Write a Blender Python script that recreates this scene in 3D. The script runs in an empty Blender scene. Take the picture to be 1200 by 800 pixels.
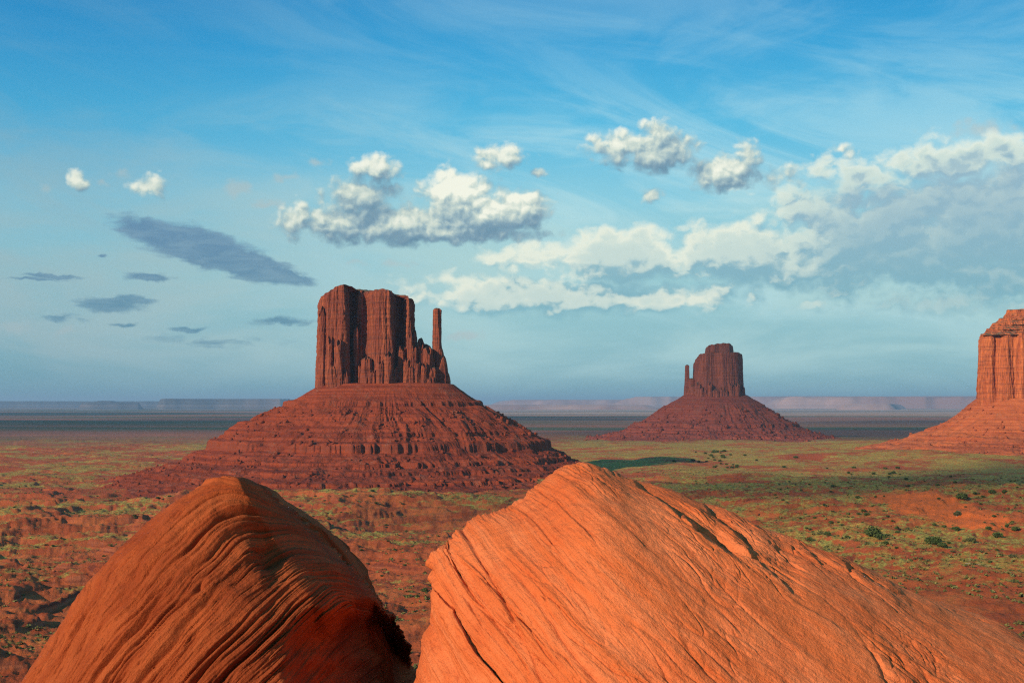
import bpy, math, random
import numpy as np
from mathutils import Vector

rng = np.random.RandomState(7)
random.seed(7)
C = bpy.context.scene.collection
F = 1500.0                    # focal length in units of the photograph's pixels (1200 wide)
HY = 474.0                    # row of the horizon
CX = 600.0
SUN_EL = math.radians(21.0)
SUN_H = (-0.73, -0.683)        # horizontal direction towards the sun (behind, to the left)
SUN = np.array([SUN_H[0]*math.cos(SUN_EL), SUN_H[1]*math.cos(SUN_EL), math.sin(SUN_EL)])

# ------------------------------------------------------------------ noise
_perm = rng.permutation(256).astype(np.int32)
_perm = np.concatenate([_perm]*4)
_g = rng.normal(size=(256, 3)); _g /= np.linalg.norm(_g, axis=1)[:, None]
_g = _g.astype(np.float32)*1.6

_gx = np.ascontiguousarray(_g[:, 0]); _gy = np.ascontiguousarray(_g[:, 1]); _gz = np.ascontiguousarray(_g[:, 2])
from concurrent.futures import ThreadPoolExecutor
_pool = ThreadPoolExecutor(4)

def _fade(t): return t*t*t*(t*(t*6-15)+10)

def _perlin(x, y, z):
    xf = np.floor(x); yf = np.floor(y)
    fx = (x-xf).astype(np.float32); fy = (y-yf).astype(np.float32)
    xi = xf.astype(np.int32) & 255; yi = yf.astype(np.int32) & 255
    u = _fade(fx); v = _fade(fy)
    flat = z.ndim == 0
    zf = np.floor(z); fz = (z-zf).astype(np.float32); zi = zf.astype(np.int32) & 255
    w = _fade(fz)
    out = 0
    zs = ((0, 1-w), (1, w))
    for dx in (0, 1):
        a = _perm[xi+dx]; wx = u if dx else 1-u; ex = fx-np.float32(dx)
        for dy in (0, 1):
            b = _perm[a + yi + dy]; wxy = wx*(v if dy else 1-v); ey = fy-np.float32(dy)
            for dz, wz in zs:
                if flat and float(wz) < 1e-6: continue
                h = _perm[b + zi + dz]
                out = out + wxy*wz*(_gx[h]*ex + _gy[h]*ey + _gz[h]*(fz-np.float32(dz)))
    return out

def perlin(x, y, z=0.0, seed=0):
    x = np.asarray(x, np.float64)+seed*17.31; y = np.asarray(y, np.float64)+seed*7.77
    z = np.asarray(z, np.float64)
    if z.ndim == 0: z = np.float64(np.floor(float(z)*8)) + np.float64(seed*3)
    else: z = z+seed*3.13
    z = np.asarray(z)
    if z.ndim: x, y, z = np.broadcast_arrays(x, y, z)
    else: x, y = np.broadcast_arrays(x, y)
    if x.size < 40000: return _perlin(x, y, z)
    sh = x.shape; x = x.ravel(); y = y.ravel(); zz = z.ravel() if z.ndim else None
    out = np.empty(x.size, np.float32); step = 32768
    def job(i):
        out[i:i+step] = _perlin(x[i:i+step], y[i:i+step], zz[i:i+step] if zz is not None else z)
    list(_pool.map(job, range(0, x.size, step)))
    return out.reshape(sh)

def fbm(x, y, z=0.0, oct=5, seed=0, gain=0.5, lac=2.03):
    s = 0; a = 1.0; f = 1.0
    for i in range(oct):
        s = s + a*perlin(np.asarray(x)*f, np.asarray(y)*f, np.asarray(z)*f, seed+i*3)
        a *= gain; f *= lac
    return s

def ridged(x, y, z=0.0, oct=4, seed=0):
    s = 0; a = 1.0; f = 1.0
    for i in range(oct):
        s = s + a*(1-2*np.abs(perlin(np.asarray(x)*f, np.asarray(y)*f, np.asarray(z)*f, seed+i*5)))
        a *= 0.5; f *= 2.1
    return s/1.9

def sstep(a, b, x):
    t = np.clip((np.asarray(x, np.float64)-a)/(b-a), 0, 1)
    return t*t*(3-2*t)

def lerp(a, b, t): return a+(b-a)*t

# ------------------------------------------------------------------ meshes
def make_mesh(name, V, faces, smooth=True, attrs=None):
    """V (n,3); faces: (m,4) or (m,3) int array"""
    me = bpy.data.meshes.new(name)
    V = np.ascontiguousarray(V, np.float32); faces = np.ascontiguousarray(faces, np.int32)
    n, k = len(faces), faces.shape[1]
    me.vertices.add(len(V)); me.vertices.foreach_set('co', V.ravel())
    me.loops.add(n*k); me.loops.foreach_set('vertex_index', faces.ravel())
    me.polygons.add(n); me.polygons.foreach_set('loop_start', np.arange(0, n*k, k, dtype=np.int32))
    if smooth: me.polygons.foreach_set('use_smooth', np.ones(n, bool))
    me.update(calc_edges=True)
    for an, av in (attrs or {}).items():
        at = me.attributes.new(an, 'FLOAT', 'POINT'); at.data.foreach_set('value', np.ascontiguousarray(av, np.float32).ravel())
    return me

def grid_faces(n, m, wrap=False, off=0):
    i = np.arange(n-1)[:, None]; j = np.arange(m if wrap else m-1)[None, :]
    j2 = (j+1) % m
    a = i*m+j; b = i*m+j2; c = (i+1)*m+j2; d = (i+1)*m+j
    return np.stack(np.broadcast_arrays(a, b, c, d), -1).reshape(-1, 4)+off

def link(name, me, mat=None, parent=None):
    o = bpy.data.objects.new(name, me); C.objects.link(o)
    if mat is not None and me is not None and len(me.materials) == 0: me.materials.append(mat)
    if parent is not None: o.parent = parent
    return o

def tag(o, label=None, cat=None, group=None, kind=None):
    if label: o['label'] = label
    if cat: o['category'] = cat
    if group: o['group'] = group
    if kind: o['kind'] = kind
    return o

def empty(name, loc):
    o = bpy.data.objects.new(name, None); C.objects.link(o); o.location = loc
    o.empty_display_size = 1.0
    return o

class Parts:
    """collects several grids into one mesh"""
    def __init__(s): s.V = []; s.Fc = []; s.n = 0
    def grid(s, G, wrap=False):
        n, m = G.shape[:2]
        s.V.append(G.reshape(-1, 3)); s.Fc.append(grid_faces(n, m, wrap, s.n)); s.n += n*m
    def mesh(s, name, smooth=True, origin=(0, 0, 0)):
        return make_mesh(name, np.concatenate(s.V)-np.array(origin), np.concatenate(s.Fc), smooth)

# ------------------------------------------------------------------ node helper
class NT:
    def __init__(s, tree): s.t = tree; s.l = tree.links
    def put(s, sock, v):
        if isinstance(v, bpy.types.NodeSocket): s.l.new(v, sock)
        elif v is not None:
            if isinstance(v, (tuple, list)) and len(v) == 3 and sock.type == 'RGBA': v = (*v, 1)
            sock.default_value = v
    def n(s, typ, ins=None, **props):
        nd = s.t.nodes.new(typ)
        for k, v in props.items(): setattr(nd, k, v)
        for k, v in (ins or {}).items(): s.put(nd.inputs[k], v)
        return nd
    def m(s, op, a, b=None, c=None, clamp=False):
        nd = s.n('ShaderNodeMath', operation=op, use_clamp=clamp)
        s.put(nd.inputs[0], a)
        if b is not None: s.put(nd.inputs[1], b)
        if c is not None: s.put(nd.inputs[2], c)
        return nd.outputs[0]
    def v(s, op, a, b=None, c=None):
        nd = s.n('ShaderNodeVectorMath', operation=op)
        s.put(nd.inputs[0], a)
        if b is not None: s.put(nd.inputs[3 if op == 'SCALE' else 1], b)
        if c is not None: s.put(nd.inputs[2], c)
        return nd.outputs['Value'] if op in ('LENGTH', 'DOT_PRODUCT', 'DISTANCE') else nd.outputs['Vector']
    def mix(s, f, a, b, mode='MIX'):
        nd = s.n('ShaderNodeMix', data_type='RGBA', blend_type=mode)
        s.put(nd.inputs[0], f); s.put(nd.inputs[6], a); s.put(nd.inputs[7], b)
        return nd.outputs[2]
    def ss(s, x, a, b, lo=0.0, hi=1.0):
        nd = s.n('ShaderNodeMapRange', interpolation_type='SMOOTHSTEP')
        for i, q in enumerate((x, a, b, lo, hi)): s.put(nd.inputs[i], q)
        return nd.outputs[0]
    def noise(s, vec, scale=1.0, detail=4.0, rough=0.5, dist=0.0, dim='3D', out=0):
        nd = s.n('ShaderNodeTexNoise', noise_dimensions=dim)
        s.put(nd.inputs['Vector'], vec); s.put(nd.inputs['Scale'], scale); s.put(nd.inputs['Detail'], detail)
        s.put(nd.inputs['Roughness'], rough); s.put(nd.inputs['Distortion'], dist)
        return nd.outputs[out]
    def xyz(s, x, y, z):
        nd = s.n('ShaderNodeCombineXYZ'); s.put(nd.inputs[0], x); s.put(nd.inputs[1], y); s.put(nd.inputs[2], z)
        return nd.outputs[0]
    def sep(s, v):
        nd = s.n('ShaderNodeSeparateXYZ'); s.put(nd.inputs[0], v); return nd.outputs
    def attr(s, name):
        return s.n('ShaderNodeAttribute', attribute_name=name).outputs['Fac']

def new_mat(name):
    m = bpy.data.materials.new(name); m.use_nodes = True
    nt = m.node_tree; nt.nodes.clear(); T = NT(nt)
    out = T.n('ShaderNodeOutputMaterial'); bs = T.n('ShaderNodeBsdfPrincipled')
    bs.inputs['Roughness'].default_value = 0.95; bs.inputs['Specular IOR Level'].default_value = 0.08
    T.l.new(bs.outputs[0], out.inputs[0])
    return m, T, bs

def pos(T): return T.n('ShaderNodeNewGeometry').outputs['Position']
def nz(T):
    return T.sep(T.n('ShaderNodeNewGeometry').outputs['Normal'])[2]

# ------------------------------------------------------------------ terrain height
WM = dict(c=(-134.0, 1380.0)); EM = dict(c=(451.0, 2840.0)); ME = dict(c=(811.0, 1900.0))

def terrain_h(x, y):
    x = np.asarray(x, np.float64); y = np.asarray(y, np.float64)
    d = np.hypot(x, y)
    right = sstep(-60, 260, x + 0.10*(y-600))
    bench = 30*right*(1-sstep(650, 1500, y))
    rm = np.hypot(x-ME['c'][0], (y-ME['c'][1])*0.9)
    apron = 24*np.exp(-(rm/420)**2)
    re = np.hypot(x-EM['c'][0], (y-EM['c'][1])); apron = apron + 10*np.exp(-(re/420)**2)
    rw = np.hypot(x-WM['c'][0], (y-WM['c'][1])); apron = apron + 4*np.exp(-(rw/420)**2)
    near = 1-sstep(1800, 5000, d)
    wx = x + 40*fbm(x/160, y/160, oct=3, seed=21); wy = y + 40*fbm(x/160, y/160, oct=3, seed=22)
    n1 = fbm(wx/190, wy/150, oct=6, seed=1)
    t = n1*15+40
    st = 4.2
    fr = t/st; fl = np.floor(fr); q = fr-fl
    terr = (fl + sstep(0.62, 0.9, q))*st - 40
    bad = lerp(n1*15, terr, 0.75)
    soft = fbm(x/230, y/230, oct=4, seed=9)*5 + fbm(x/34, y/34, oct=4, seed=12)*1.1
    lm = 1-sstep(-120, 120, x - 0.03*(y-600))
    lm = lm*(1-0.55*sstep(900, 1400, y))
    lm = np.maximum(lm, 0.5*(1-sstep(150, 330, np.abs(x-120)))*(1-sstep(380, 480, np.abs(y-820))))
    rel = lerp(soft, bad*0.95, lm)*near*sstep(250, 420, d)
    rough = (fbm(x/14, y/14, oct=5, seed=31, gain=0.6)*lerp(0.9, 1.9, lm))*near*sstep(60, 300, d)*(1-sstep(900, 1500, d))
    bigroll = fbm(x/2600, y/2600, oct=3, seed=41)*10*sstep(2500, 7000, d)
    # wash cut into the bench at right
    wy0 = 385 + 0.10*(x-250) + 25*perlin(x/90, 0.3, seed=5)
    wash = 14*right*np.exp(-((y-wy0)/95)**2)*sstep(120, 240, x)
    plain = -80 + bench + apron + rel + rough + bigroll - wash
    slope = -1.75 - 0.30*np.maximum(d-1.5, 0) - 0.5*sstep(3, 9, d) + fbm(x/3, y/3, oct=4, seed=3)*0.35*sstep(1, 8, d) \
            + fbm(x/45, y/45, oct=4, seed=4)*3.0*sstep(20, 80, d)
    k = 6.0
    m = np.maximum(slope, plain); dd = np.abs(slope-plain)
    return m + np.where(dd < k, (k-dd)**2/(4*k), 0)

def px_ground(px, py, d0=120.0, d1=9000.0):
    """point where the line of sight through a pixel meets the land"""
    u = (px-CX)/F; w = -(py-HY)/F
    t = np.exp(np.linspace(math.log(d0), math.log(d1), 6000))
    z = terrain_h(t*u, t)
    hit = np.nonzero(t*w < z)[0]
    i = hit[0] if len(hit) else len(t)-1
    return float(t[i]*u), float(t[i]), float(z[i])

# ------------------------------------------------------------------ materials
def desert_material():
    m, T, bs = new_mat('desert_soil')
    P = pos(T); s = T.sep(P); N = nz(T)
    X, Y, Z = s[0], s[1], s[2]
    D = T.v('LENGTH', T.xyz(X, Y, 0.0))
    nA = T.noise(P, 0.006, 6, 0.6); nB = T.noise(P, 0.05, 6, 0.65); nC = T.noise(P, 0.45, 6, 0.78); nD = T.noise(P, 6.0, 4, 0.7)
    col = T.mix(T.ss(nB, 0.38, 0.62), (0.36, 0.068, 0.020), (0.56, 0.135, 0.036))
    col = T.mix(T.ss(nA, 0.42, 0.6), col, (0.44, 0.085, 0.026))
    # strata on steep faces
    zb = T.noise(T.xyz(T.m('MULTIPLY', X, 0.004), T.m('MULTIPLY', Y, 0.004), T.m('MULTIPLY', Z, 0.5)), 1.0, 3, 0.6)
    steep = T.ss(N, 0.93, 0.72)
    col = T.mix(steep, col, T.mix(T.ss(zb, 0.4, 0.6), (0.17, 0.040, 0.020), (0.40, 0.11, 0.045)))
    # grass and low scrub
    g = T.m('ADD', T.m('MULTIPLY', T.noise(P, 0.011, 5, 0.6), 1.0), T.m('MULTIPLY', T.m('SUBTRACT', T.noise(P, 0.085, 5, 0.7), 0.5), 0.8))
    g = T.m('ADD', g, T.m('MULTIPLY', T.ss(X, -100.0, 260.0), 0.075))
    gm = T.m('MULTIPLY', T.ss(g, 0.47, 0.60), T.ss(N, 0.90, 0.975))
    tuft = T.ss(T.noise(P, 0.30, 5, 0.8), 0.42, 0.54)
    gm = T.m('MULTIPLY', gm, T.m('ADD', 0.22, T.m('MULTIPLY', tuft, 0.78)))
    gm = T.m('MULTIPLY', gm, T.ss(D, 420.0, 540.0))
    grass = T.mix(T.ss(nC, 0.35, 0.65), (0.21, 0.175, 0.032), (0.60, 0.47, 0.090))
    col = T.mix(T.m('MULTIPLY', gm, 0.92), col, grass)
    # small dark bushes read as specks
    vo = T.n('ShaderNodeTexVoronoi', {'Vector': P, 'Scale': 0.22, 'Randomness': 1.0}, feature='F1')
    spk = T.m('MULTIPLY', T.ss(vo.outputs['Distance'], 0.24, 0.12), T.ss(T.noise(P, 0.02, 3, 0.6), 0.45, 0.58))
    spk = T.m('MULTIPLY', spk, T.m('MULTIPLY', T.ss(N, 0.9, 0.97), T.ss(D, 380.0, 700.0)))
    col = T.mix(T.m('MULTIPLY', spk, 0.75), col, (0.055, 0.062, 0.026))
    # far plains: broad belts of sage, red earth and pale sand
    belt = T.noise(T.xyz(T.m('MULTIPLY', X, 0.00010), T.m('MULTIPLY', Y, 0.00050), 0.0), 1.0, 7, 0.62)
    farc = T.mix(T.ss(belt, 0.42, 0.56), (0.065, 0.090, 0.042), (0.32, 0.115, 0.065))
    farc = T.mix(T.ss(belt, 0.60, 0.68), farc, (0.36, 0.27, 0.14))
    col = T.mix(T.ss(D, 2300.0, 3600.0), col, farc)
    pale = T.mix(T.ss(T.noise(T.xyz(T.m('MULTIPLY', X, 0.00005), T.m('MULTIPLY', Y, 0.0003), 3.0), 1.0, 5, 0.6), 0.42, 0.6), (0.56, 0.31, 0.19), (0.26, 0.19, 0.13))
    col = T.mix(T.m('MULTIPLY', T.ss(D, 8000.0, 11000.0), T.ss(X, -2500.0, 500.0, 0.12, 1.0)), col, pale)
    # bare orange clearing at right
    bx, by, bz = px_ground(1085, 590)
    e = T.v('LENGTH', T.xyz(T.m('DIVIDE', T.m('SUBTRACT', X, bx), 23.0), T.m('DIVIDE', T.m('SUBTRACT', Y, by), 100.0), 0.0))
    e = T.m('ADD', e, T.m('MULTIPLY', T.m('SUBTRACT', T.noise(P, 0.05, 4, 0.6), 0.5), 0.9))
    col = T.mix(T.ss(e, 1.1, 0.85), col, (0.74, 0.150, 0.032))
    col = T.mix(T.m('MULTIPLY', T.ss(nD, 0.4, 0.75), 0.25), col, (0.16, 0.045, 0.02))
    T.put(bs.inputs['Base Color'], col)
    h = T.m('ADD', T.m('MULTIPLY', nC, 1.5), T.m('MULTIPLY', nD, 0.08))
    bp = T.n('ShaderNodeBump', {'Strength': 0.9, 'Distance': 1.0, 'Height': h})
    T.put(bs.inputs['Normal'], bp.outputs[0])
    return m

def talus_material(name, a, b, c):
    m, T, bs = new_mat(name)
    P = pos(T); s = T.sep(P); N = nz(T)
    zb = T.noise(T.xyz(T.m('MULTIPLY', s[0], 0.006), T.m('MULTIPLY', s[1], 0.006), T.m('MULTIPLY', s[2], 0.35)), 1.0, 4, 0.65)
    n1 = T.noise(P, 0.09, 6, 0.7); n2 = T.noise(P, 0.7, 4, 0.7)
    col = T.mix(T.ss(zb, 0.38, 0.62), a, b)
    col = T.mix(T.ss(n1, 0.45, 0.68), col, c)
    col = T.mix(T.m('MULTIPLY', T.ss(n2, 0.50, 0.72), 0.35), col, (0.10, 0.035, 0.022))
    scr = T.m('MULTIPLY', T.ss(T.noise(P, 0.045, 4, 0.6), 0.55, 0.68), T.ss(n2, 0.5, 0.6))
    col = T.mix(T.m('MULTIPLY', scr, 0.5), col, (0.34, 0.19, 0.11))
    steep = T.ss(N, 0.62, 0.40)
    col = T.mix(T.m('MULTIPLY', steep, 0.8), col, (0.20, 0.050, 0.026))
    T.put(bs.inputs['Base Color'], col)
    bp = T.n('ShaderNodeBump', {'Strength': 0.9, 'Distance': 2.5, 'Height': T.m('ADD', T.m('MULTIPLY', n1, 1.0), T.m('MULTIPLY', n2, 0.35))})
    T.put(bs.inputs['Normal'], bp.outputs[0])
    return m

def cliff_material(name, a, b, c):
    m, T, bs = new_mat(name)
    P = pos(T); s = T.sep(P)
    PV = T.xyz(s[0], s[1], T.m('MULTIPLY', s[2], 0.10))
    st = T.noise(PV, 0.16, 6, 0.65); fine = T.noise(PV, 0.7, 4, 0.7); big = T.noise(P, 0.03, 4, 0.6)
    bed = T.noise(T.xyz(T.m('MULTIPLY', s[0], 0.01), T.m('MULTIPLY', s[1], 0.01), T.m('MULTIPLY', s[2], 0.5)), 1.0, 4, 0.7)
    col = T.mix(T.ss(st, 0.38, 0.62), a, b)
    col = T.mix(T.ss(big, 0.45, 0.7), col, c)
    vst = T.noise(T.xyz(s[0], s[1], T.m('MULTIPLY', s[2], 0.025)), 0.09, 5, 0.7)
    col = T.mix(T.m('MULTIPLY', T.ss(vst, 0.52, 0.60), 0.45), col, (a[0]*0.45, a[1]*0.5, a[2]*0.6))
    col = T.mix(T.m('MULTIPLY', T.ss(fine, 0.50, 0.66), 0.55), col, (0.075, 0.030, 0.024))
    col = T.mix(T.m('MULTIPLY', T.ss(bed, 0.52, 0.58), 0.42), col, (0.12, 0.045, 0.03))
    N = nz(T)
    col = T.mix(T.ss(N, 0.7, 0.9), col, (0.15, 0.09, 0.045))
    T.put(bs.inputs['Base Color'], col)
    h = T.m('ADD', T.m('ADD', T.m('MULTIPLY', st, 1.0), T.m('MULTIPLY', fine, 0.35)), T.m('MULTIPLY', bed, 0.25))
    bp = T.n('ShaderNodeBump', {'Strength': 1.0, 'Distance': 3.0, 'Height': h})
    T.put(bs.inputs['Normal'], bp.outputs[0])
    return m

def sandstone_material(name, base, light, dark, grain=1.0):
    m, T, bs = new_mat(name)
    P = pos(T); b = T.attr('bed'); al = T.attr('along')
    BV = T.xyz(T.m('MULTIPLY', b, 1.0), T.m('MULTIPLY', al, 0.10), 0.0)
    l1 = T.noise(BV, 7.0, 6, 0.65, 0.3); l2 = T.noise(BV, 38.0, 5, 0.7, 0.2)
    BV3 = T.xyz(b, T.m('MULTIPLY', al, 0.35), 4.0)
    l3 = T.noise(BV3, 22.0, 6, 0.75)
    bl = T.noise(P, 0.9, 6, 0.65); g3 = T.noise(P, 24.0, 5, 0.8); gr = T.noise(P, 55.0, 5, 0.75); gr2 = T.noise(P, 9.0, 6, 0.7)
    col = T.mix(T.ss(l1, 0.36, 0.64), base, light)
    col = T.mix(T.m('MULTIPLY', T.ss(bl, 0.42, 0.66), 0.6), col, dark)
    col = T.mix(T.m('MULTIPLY', T.ss(l2, 0.52, 0.66), 0.50), col, (dark[0]*0.7, dark[1]*0.62, dark[2]*0.7))
    col = T.mix(T.m('MULTIPLY', T.ss(g3, 0.50, 0.72), 0.40), col, dark)
    col = T.mix(T.m('MULTIPLY', T.ss(gr2, 0.60, 0.75), 0.25), col, (light[0]*1.05, light[1]*1.25, light[2]*1.5))
    # lichen and desert varnish specks
    vn = T.m('MULTIPLY', T.ss(T.noise(P, 2.3, 5, 0.7), 0.58, 0.70), T.ss(gr2, 0.48, 0.62))
    col = T.mix(T.m('MULTIPLY', vn, 0.45), col, (dark[0]*0.45, dark[1]*0.6, dark[2]*0.9))
    T.put(bs.inputs['Base Color'], col)
    h = T.m('ADD', T.m('ADD', T.m('MULTIPLY', l2, 0.022*grain), T.m('MULTIPLY', l3, 0.022*grain)),
            T.m('ADD', T.m('MULTIPLY', gr, 0.0075), T.m('ADD', T.m('MULTIPLY', gr2, 0.024), T.m('MULTIPLY', g3, 0.020))))
    bp = T.n('ShaderNodeBump', {'Strength': 1.0, 'Distance': 1.0, 'Height': h})
    T.put(bs.inputs['Normal'], bp.outputs[0])
    return m

def simple_material(name, a, b, scale=1.0, rough=0.9, trans=0.0):
    m, T, bs = new_mat(name)
    n = T.noise(pos(T), scale, 4, 0.6)
    T.put(bs.inputs['Base Color'], T.mix(T.ss(n, 0.35, 0.65), a, b))
    bs.inputs['Roughness'].default_value = rough
    return m

M_desert = desert_material()
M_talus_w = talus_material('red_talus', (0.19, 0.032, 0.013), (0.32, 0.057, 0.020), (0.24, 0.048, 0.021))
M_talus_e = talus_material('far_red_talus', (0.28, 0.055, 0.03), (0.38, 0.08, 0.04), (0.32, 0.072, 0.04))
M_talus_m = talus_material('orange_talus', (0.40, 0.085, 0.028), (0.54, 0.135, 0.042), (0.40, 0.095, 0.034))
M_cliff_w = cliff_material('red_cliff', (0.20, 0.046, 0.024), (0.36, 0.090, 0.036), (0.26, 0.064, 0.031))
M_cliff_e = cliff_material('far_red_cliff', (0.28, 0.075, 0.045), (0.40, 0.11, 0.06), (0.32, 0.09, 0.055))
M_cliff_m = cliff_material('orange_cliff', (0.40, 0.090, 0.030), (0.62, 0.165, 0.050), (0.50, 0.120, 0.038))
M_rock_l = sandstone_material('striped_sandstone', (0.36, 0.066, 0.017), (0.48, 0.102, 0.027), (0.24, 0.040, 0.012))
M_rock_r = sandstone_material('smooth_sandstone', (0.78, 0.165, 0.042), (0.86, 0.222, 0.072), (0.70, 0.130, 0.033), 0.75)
M_bark = simple_material('juniper_bark', (0.12, 0.08, 0.055), (0.22, 0.17, 0.13), 3.0)
M_dead = simple_material('weathered_wood', (0.30, 0.19, 0.12), (0.45, 0.32, 0.22), 3.0)
M_leaf = simple_material('juniper_foliage', (0.045, 0.068, 0.018), (0.11, 0.13, 0.036), 0.8)
M_leaf2 = simple_material('olive_foliage', (0.07, 0.075, 0.028), (0.13, 0.125, 0.05), 0.8)
M_sage = simple_material('sage_foliage', (0.085, 0.085, 0.026), (0.22, 0.185, 0.055), 0.3)
M_cloud = bpy.data.materials.new('cloud_vapour'); M_cloud.use_nodes = True; M_cloud.node_tree.nodes.clear()
_T = NT(M_cloud.node_tree); _o = _T.n('ShaderNodeOutputMaterial')
_v = _T.n('ShaderNodeVolumePrincipled', {'Color': (0.95, 0.95, 0.95), 'Density': 0.0010, 'Anisotropy': 0.5}); _T.l.new(_v.outputs[0], _o.inputs['Volume'])

# ------------------------------------------------------------------ ground
def build_ground():
    fine = np.linspace(-26.5, 26.5, 1150)
    side = np.linspace(26.5, 180, 90)[1:]
    ang = np.radians(np.concatenate([-side[::-1][:-1], fine, side]))     # last column closes the circle
    r1 = np.exp(np.linspace(math.log(1.0), math.log(220), 130))
    r2 = np.exp(np.linspace(math.log(220), math.log(2600), 760))[1:]
    r3 = np.exp(np.linspace(math.log(2600), math.log(70000), 190))[1:]
    r = np.concatenate([[0.02], r1, r2, r3])
    A, R = np.meshgrid(ang, r)
    X = R*np.sin(A); Y = R*np.cos(A)
    Z = terrain_h(X, Y)
    G = np.stack([X, Y, Z], -1)
    # closed ring: drop the duplicate at +180 and wrap
    me = make_mesh('ground', G.reshape(-1, 3), grid_faces(*G.shape[:2], wrap=True))
    me.flip_normals()
    tag(link('ground', me, M_desert), kind='structure')
build_ground()

# ------------------------------------------------------------------ distant mesas
def build_hills():
    a = np.radians(np.linspace(-30, 30, 1100)); r = np.exp(np.linspace(math.log(17000), math.log(52000), 130))
    A, R = np.meshgrid(a, r); X = R*np.sin(A); Y = R*np.cos(A)
    n = fbm(X/9000, Y/9000, oct=6, seed=61, gain=0.55)
    pxs = CX + F*np.tan(A)
    Z = np.full_like(X, -110.0)
    def plateau(x0, x1, d0, d1, top, edge=14):
        nonlocal Z
        nn = n*16 + 9*fbm(X/1300, Y/1300, oct=4, seed=73)
        m = sstep(x0, x0+edge, pxs + nn)*(1-sstep(x1-edge, x1, pxs+nn))*sstep(d0, d0*1.015, R*(1+n*0.05))*(1-sstep(d1, d1*1.06, R))
        tz = top*(1+0.05*fbm(X/3000, Y/3000, oct=3, seed=71)) 
        m2 = np.clip(m*(1.25+0.35*fbm(X/900, Y/2500, oct=4, seed=77)), 0, 1)
        Z = np.maximum(Z, -110 + (tz+110)*m2)
    # tops in metres above the camera at their distance
    plateau(185, 345, 23000, 30000, 8.0*23000/F*0.85, 10)
    plateau(-300, 430, 30000, 38000, 4.0*30000/F, 30)
    plateau(120, 140, 23500, 24500, 7.0*23500/F*0.6, 5)
    plateau(100, 168, 23200, 24800, 2.5*23500/F, 12)
    plateau(560, 1060, 33000, 42000, 6.0*33000/F, 60)
    plateau(690, 2200, 30000, 40000, 9.5*30000/F, 90)
    plateau(880, 2200, 25000, 34000, 9.0*25000/F, 60)
    plateau(980, 1060, 21000, 24000, 1.0*21000/F, 20)
    plateau(480, 800, 20000, 24000, -0.2*20000/F, 60)
    G = np.stack([X, Y, Z], -1)
    me = make_mesh('hills', G.reshape(-1, 3), grid_faces(*G.shape[:2])); me.flip_normals()
    m, T, bs = new_mat('far_mesa_rock')
    P = pos(T); s = T.sep(P)
    n1 = T.noise(P, 0.0006, 5, 0.6)
    col = T.mix(T.ss(n1, 0.4, 0.6), (0.50, 0.27, 0.19), (0.36, 0.17, 0.12))
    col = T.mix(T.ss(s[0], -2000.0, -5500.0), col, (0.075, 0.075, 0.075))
    zz = T.noise(T.xyz(0.0, 0.0, T.m('MULTIPLY', s[2], 0.02)), 1.0, 3, 0.6)
    col = T.mix(T.m('MULTIPLY', T.ss(zz, 0.45, 0.6), 0.4), col, (0.30, 0.2, 0.16))
    T.put(bs.inputs['Base Color'], col)
    tag(link('hills', me, m), kind='structure')
build_hills()

# ------------------------------------------------------------------ buttes
def rock_disp(x, y, z, k=1.0, sd=0):
    """how far cliff rock stands out of its outline: columns, joints, ledges"""
    a = ridged(x/(11*k), y/(11*k), z/(150*k), 3, 100+sd)*2.4
    b = fbm(x/(4.2*k), y/(4.2*k), z/(45*k), 4, 120+sd)*1.3
    lowz = fbm(x/(2.2*k), y/(2.2*k), z/(6*k), 3, 140+sd)*0.45
    led = perlin(x*0.01, y*0.01, z/(3.0*k), 160+sd)*0.5
    return (a-1.2+b+lowz+led)*k

def column_block(P, cx, cy, rx, ry, zb, zt, k=1.0, sd=0, flare=0.10, rot=0.0, dome=0.12, n=120, lv=70, amp=0.55, sq=2.6, jag=0.0):
    th = np.linspace(0, 2*math.pi, n, endpoint=False)[None, :]
    t = np.linspace(0, 1, lv)[:, None]
    t = 1-(1-t)**1.25
    c, s = np.cos(th), np.sin(th)
    q = (np.abs(c)**sq+np.abs(s)**sq)**(-1/sq)
    prof = 1+flare*(1-t)**1.6
    capt = np.clip((t-(1-dome))/dome, 0, 1)
    prof = prof*np.sqrt(np.clip(1-capt**2.4, 0.0004, 1))
    X0 = c*q*rx*prof; Y0 = s*q*ry*prof
    X = cx + X0*math.cos(rot)-Y0*math.sin(rot); Y = cy + X0*math.sin(rot)+Y0*math.cos(rot)
    Z = zb+(zt-zb)*t + 0*X
    if jag:
        Z = zb+(Z-zb)*(1-jag*np.clip(0.5+fbm(c*1.6, s*1.6, sd*0.37+0*c, 3, 170+sd), 0, 1))
    d = rock_disp(X, Y, Z, k, sd)*amp*(0.25+0.75*np.sqrt(np.clip(1-capt, 0, 1)))
    R = np.hypot(X0, Y0)+1e-3
    d = np.maximum(d, -0.6*R)*np.minimum(1, R/(0.5*min(rx, ry)))
    ox, oy = X-cx, Y-cy
    X = X+ox/R*d; Y = Y+oy/R*d
    Z = Z + fbm(X/(3*k), Y/(3*k), 0, 3, 180+sd)*0.8*k*capt
    P.grid(np.stack([X, Y, Z], -1), wrap=True)

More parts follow.
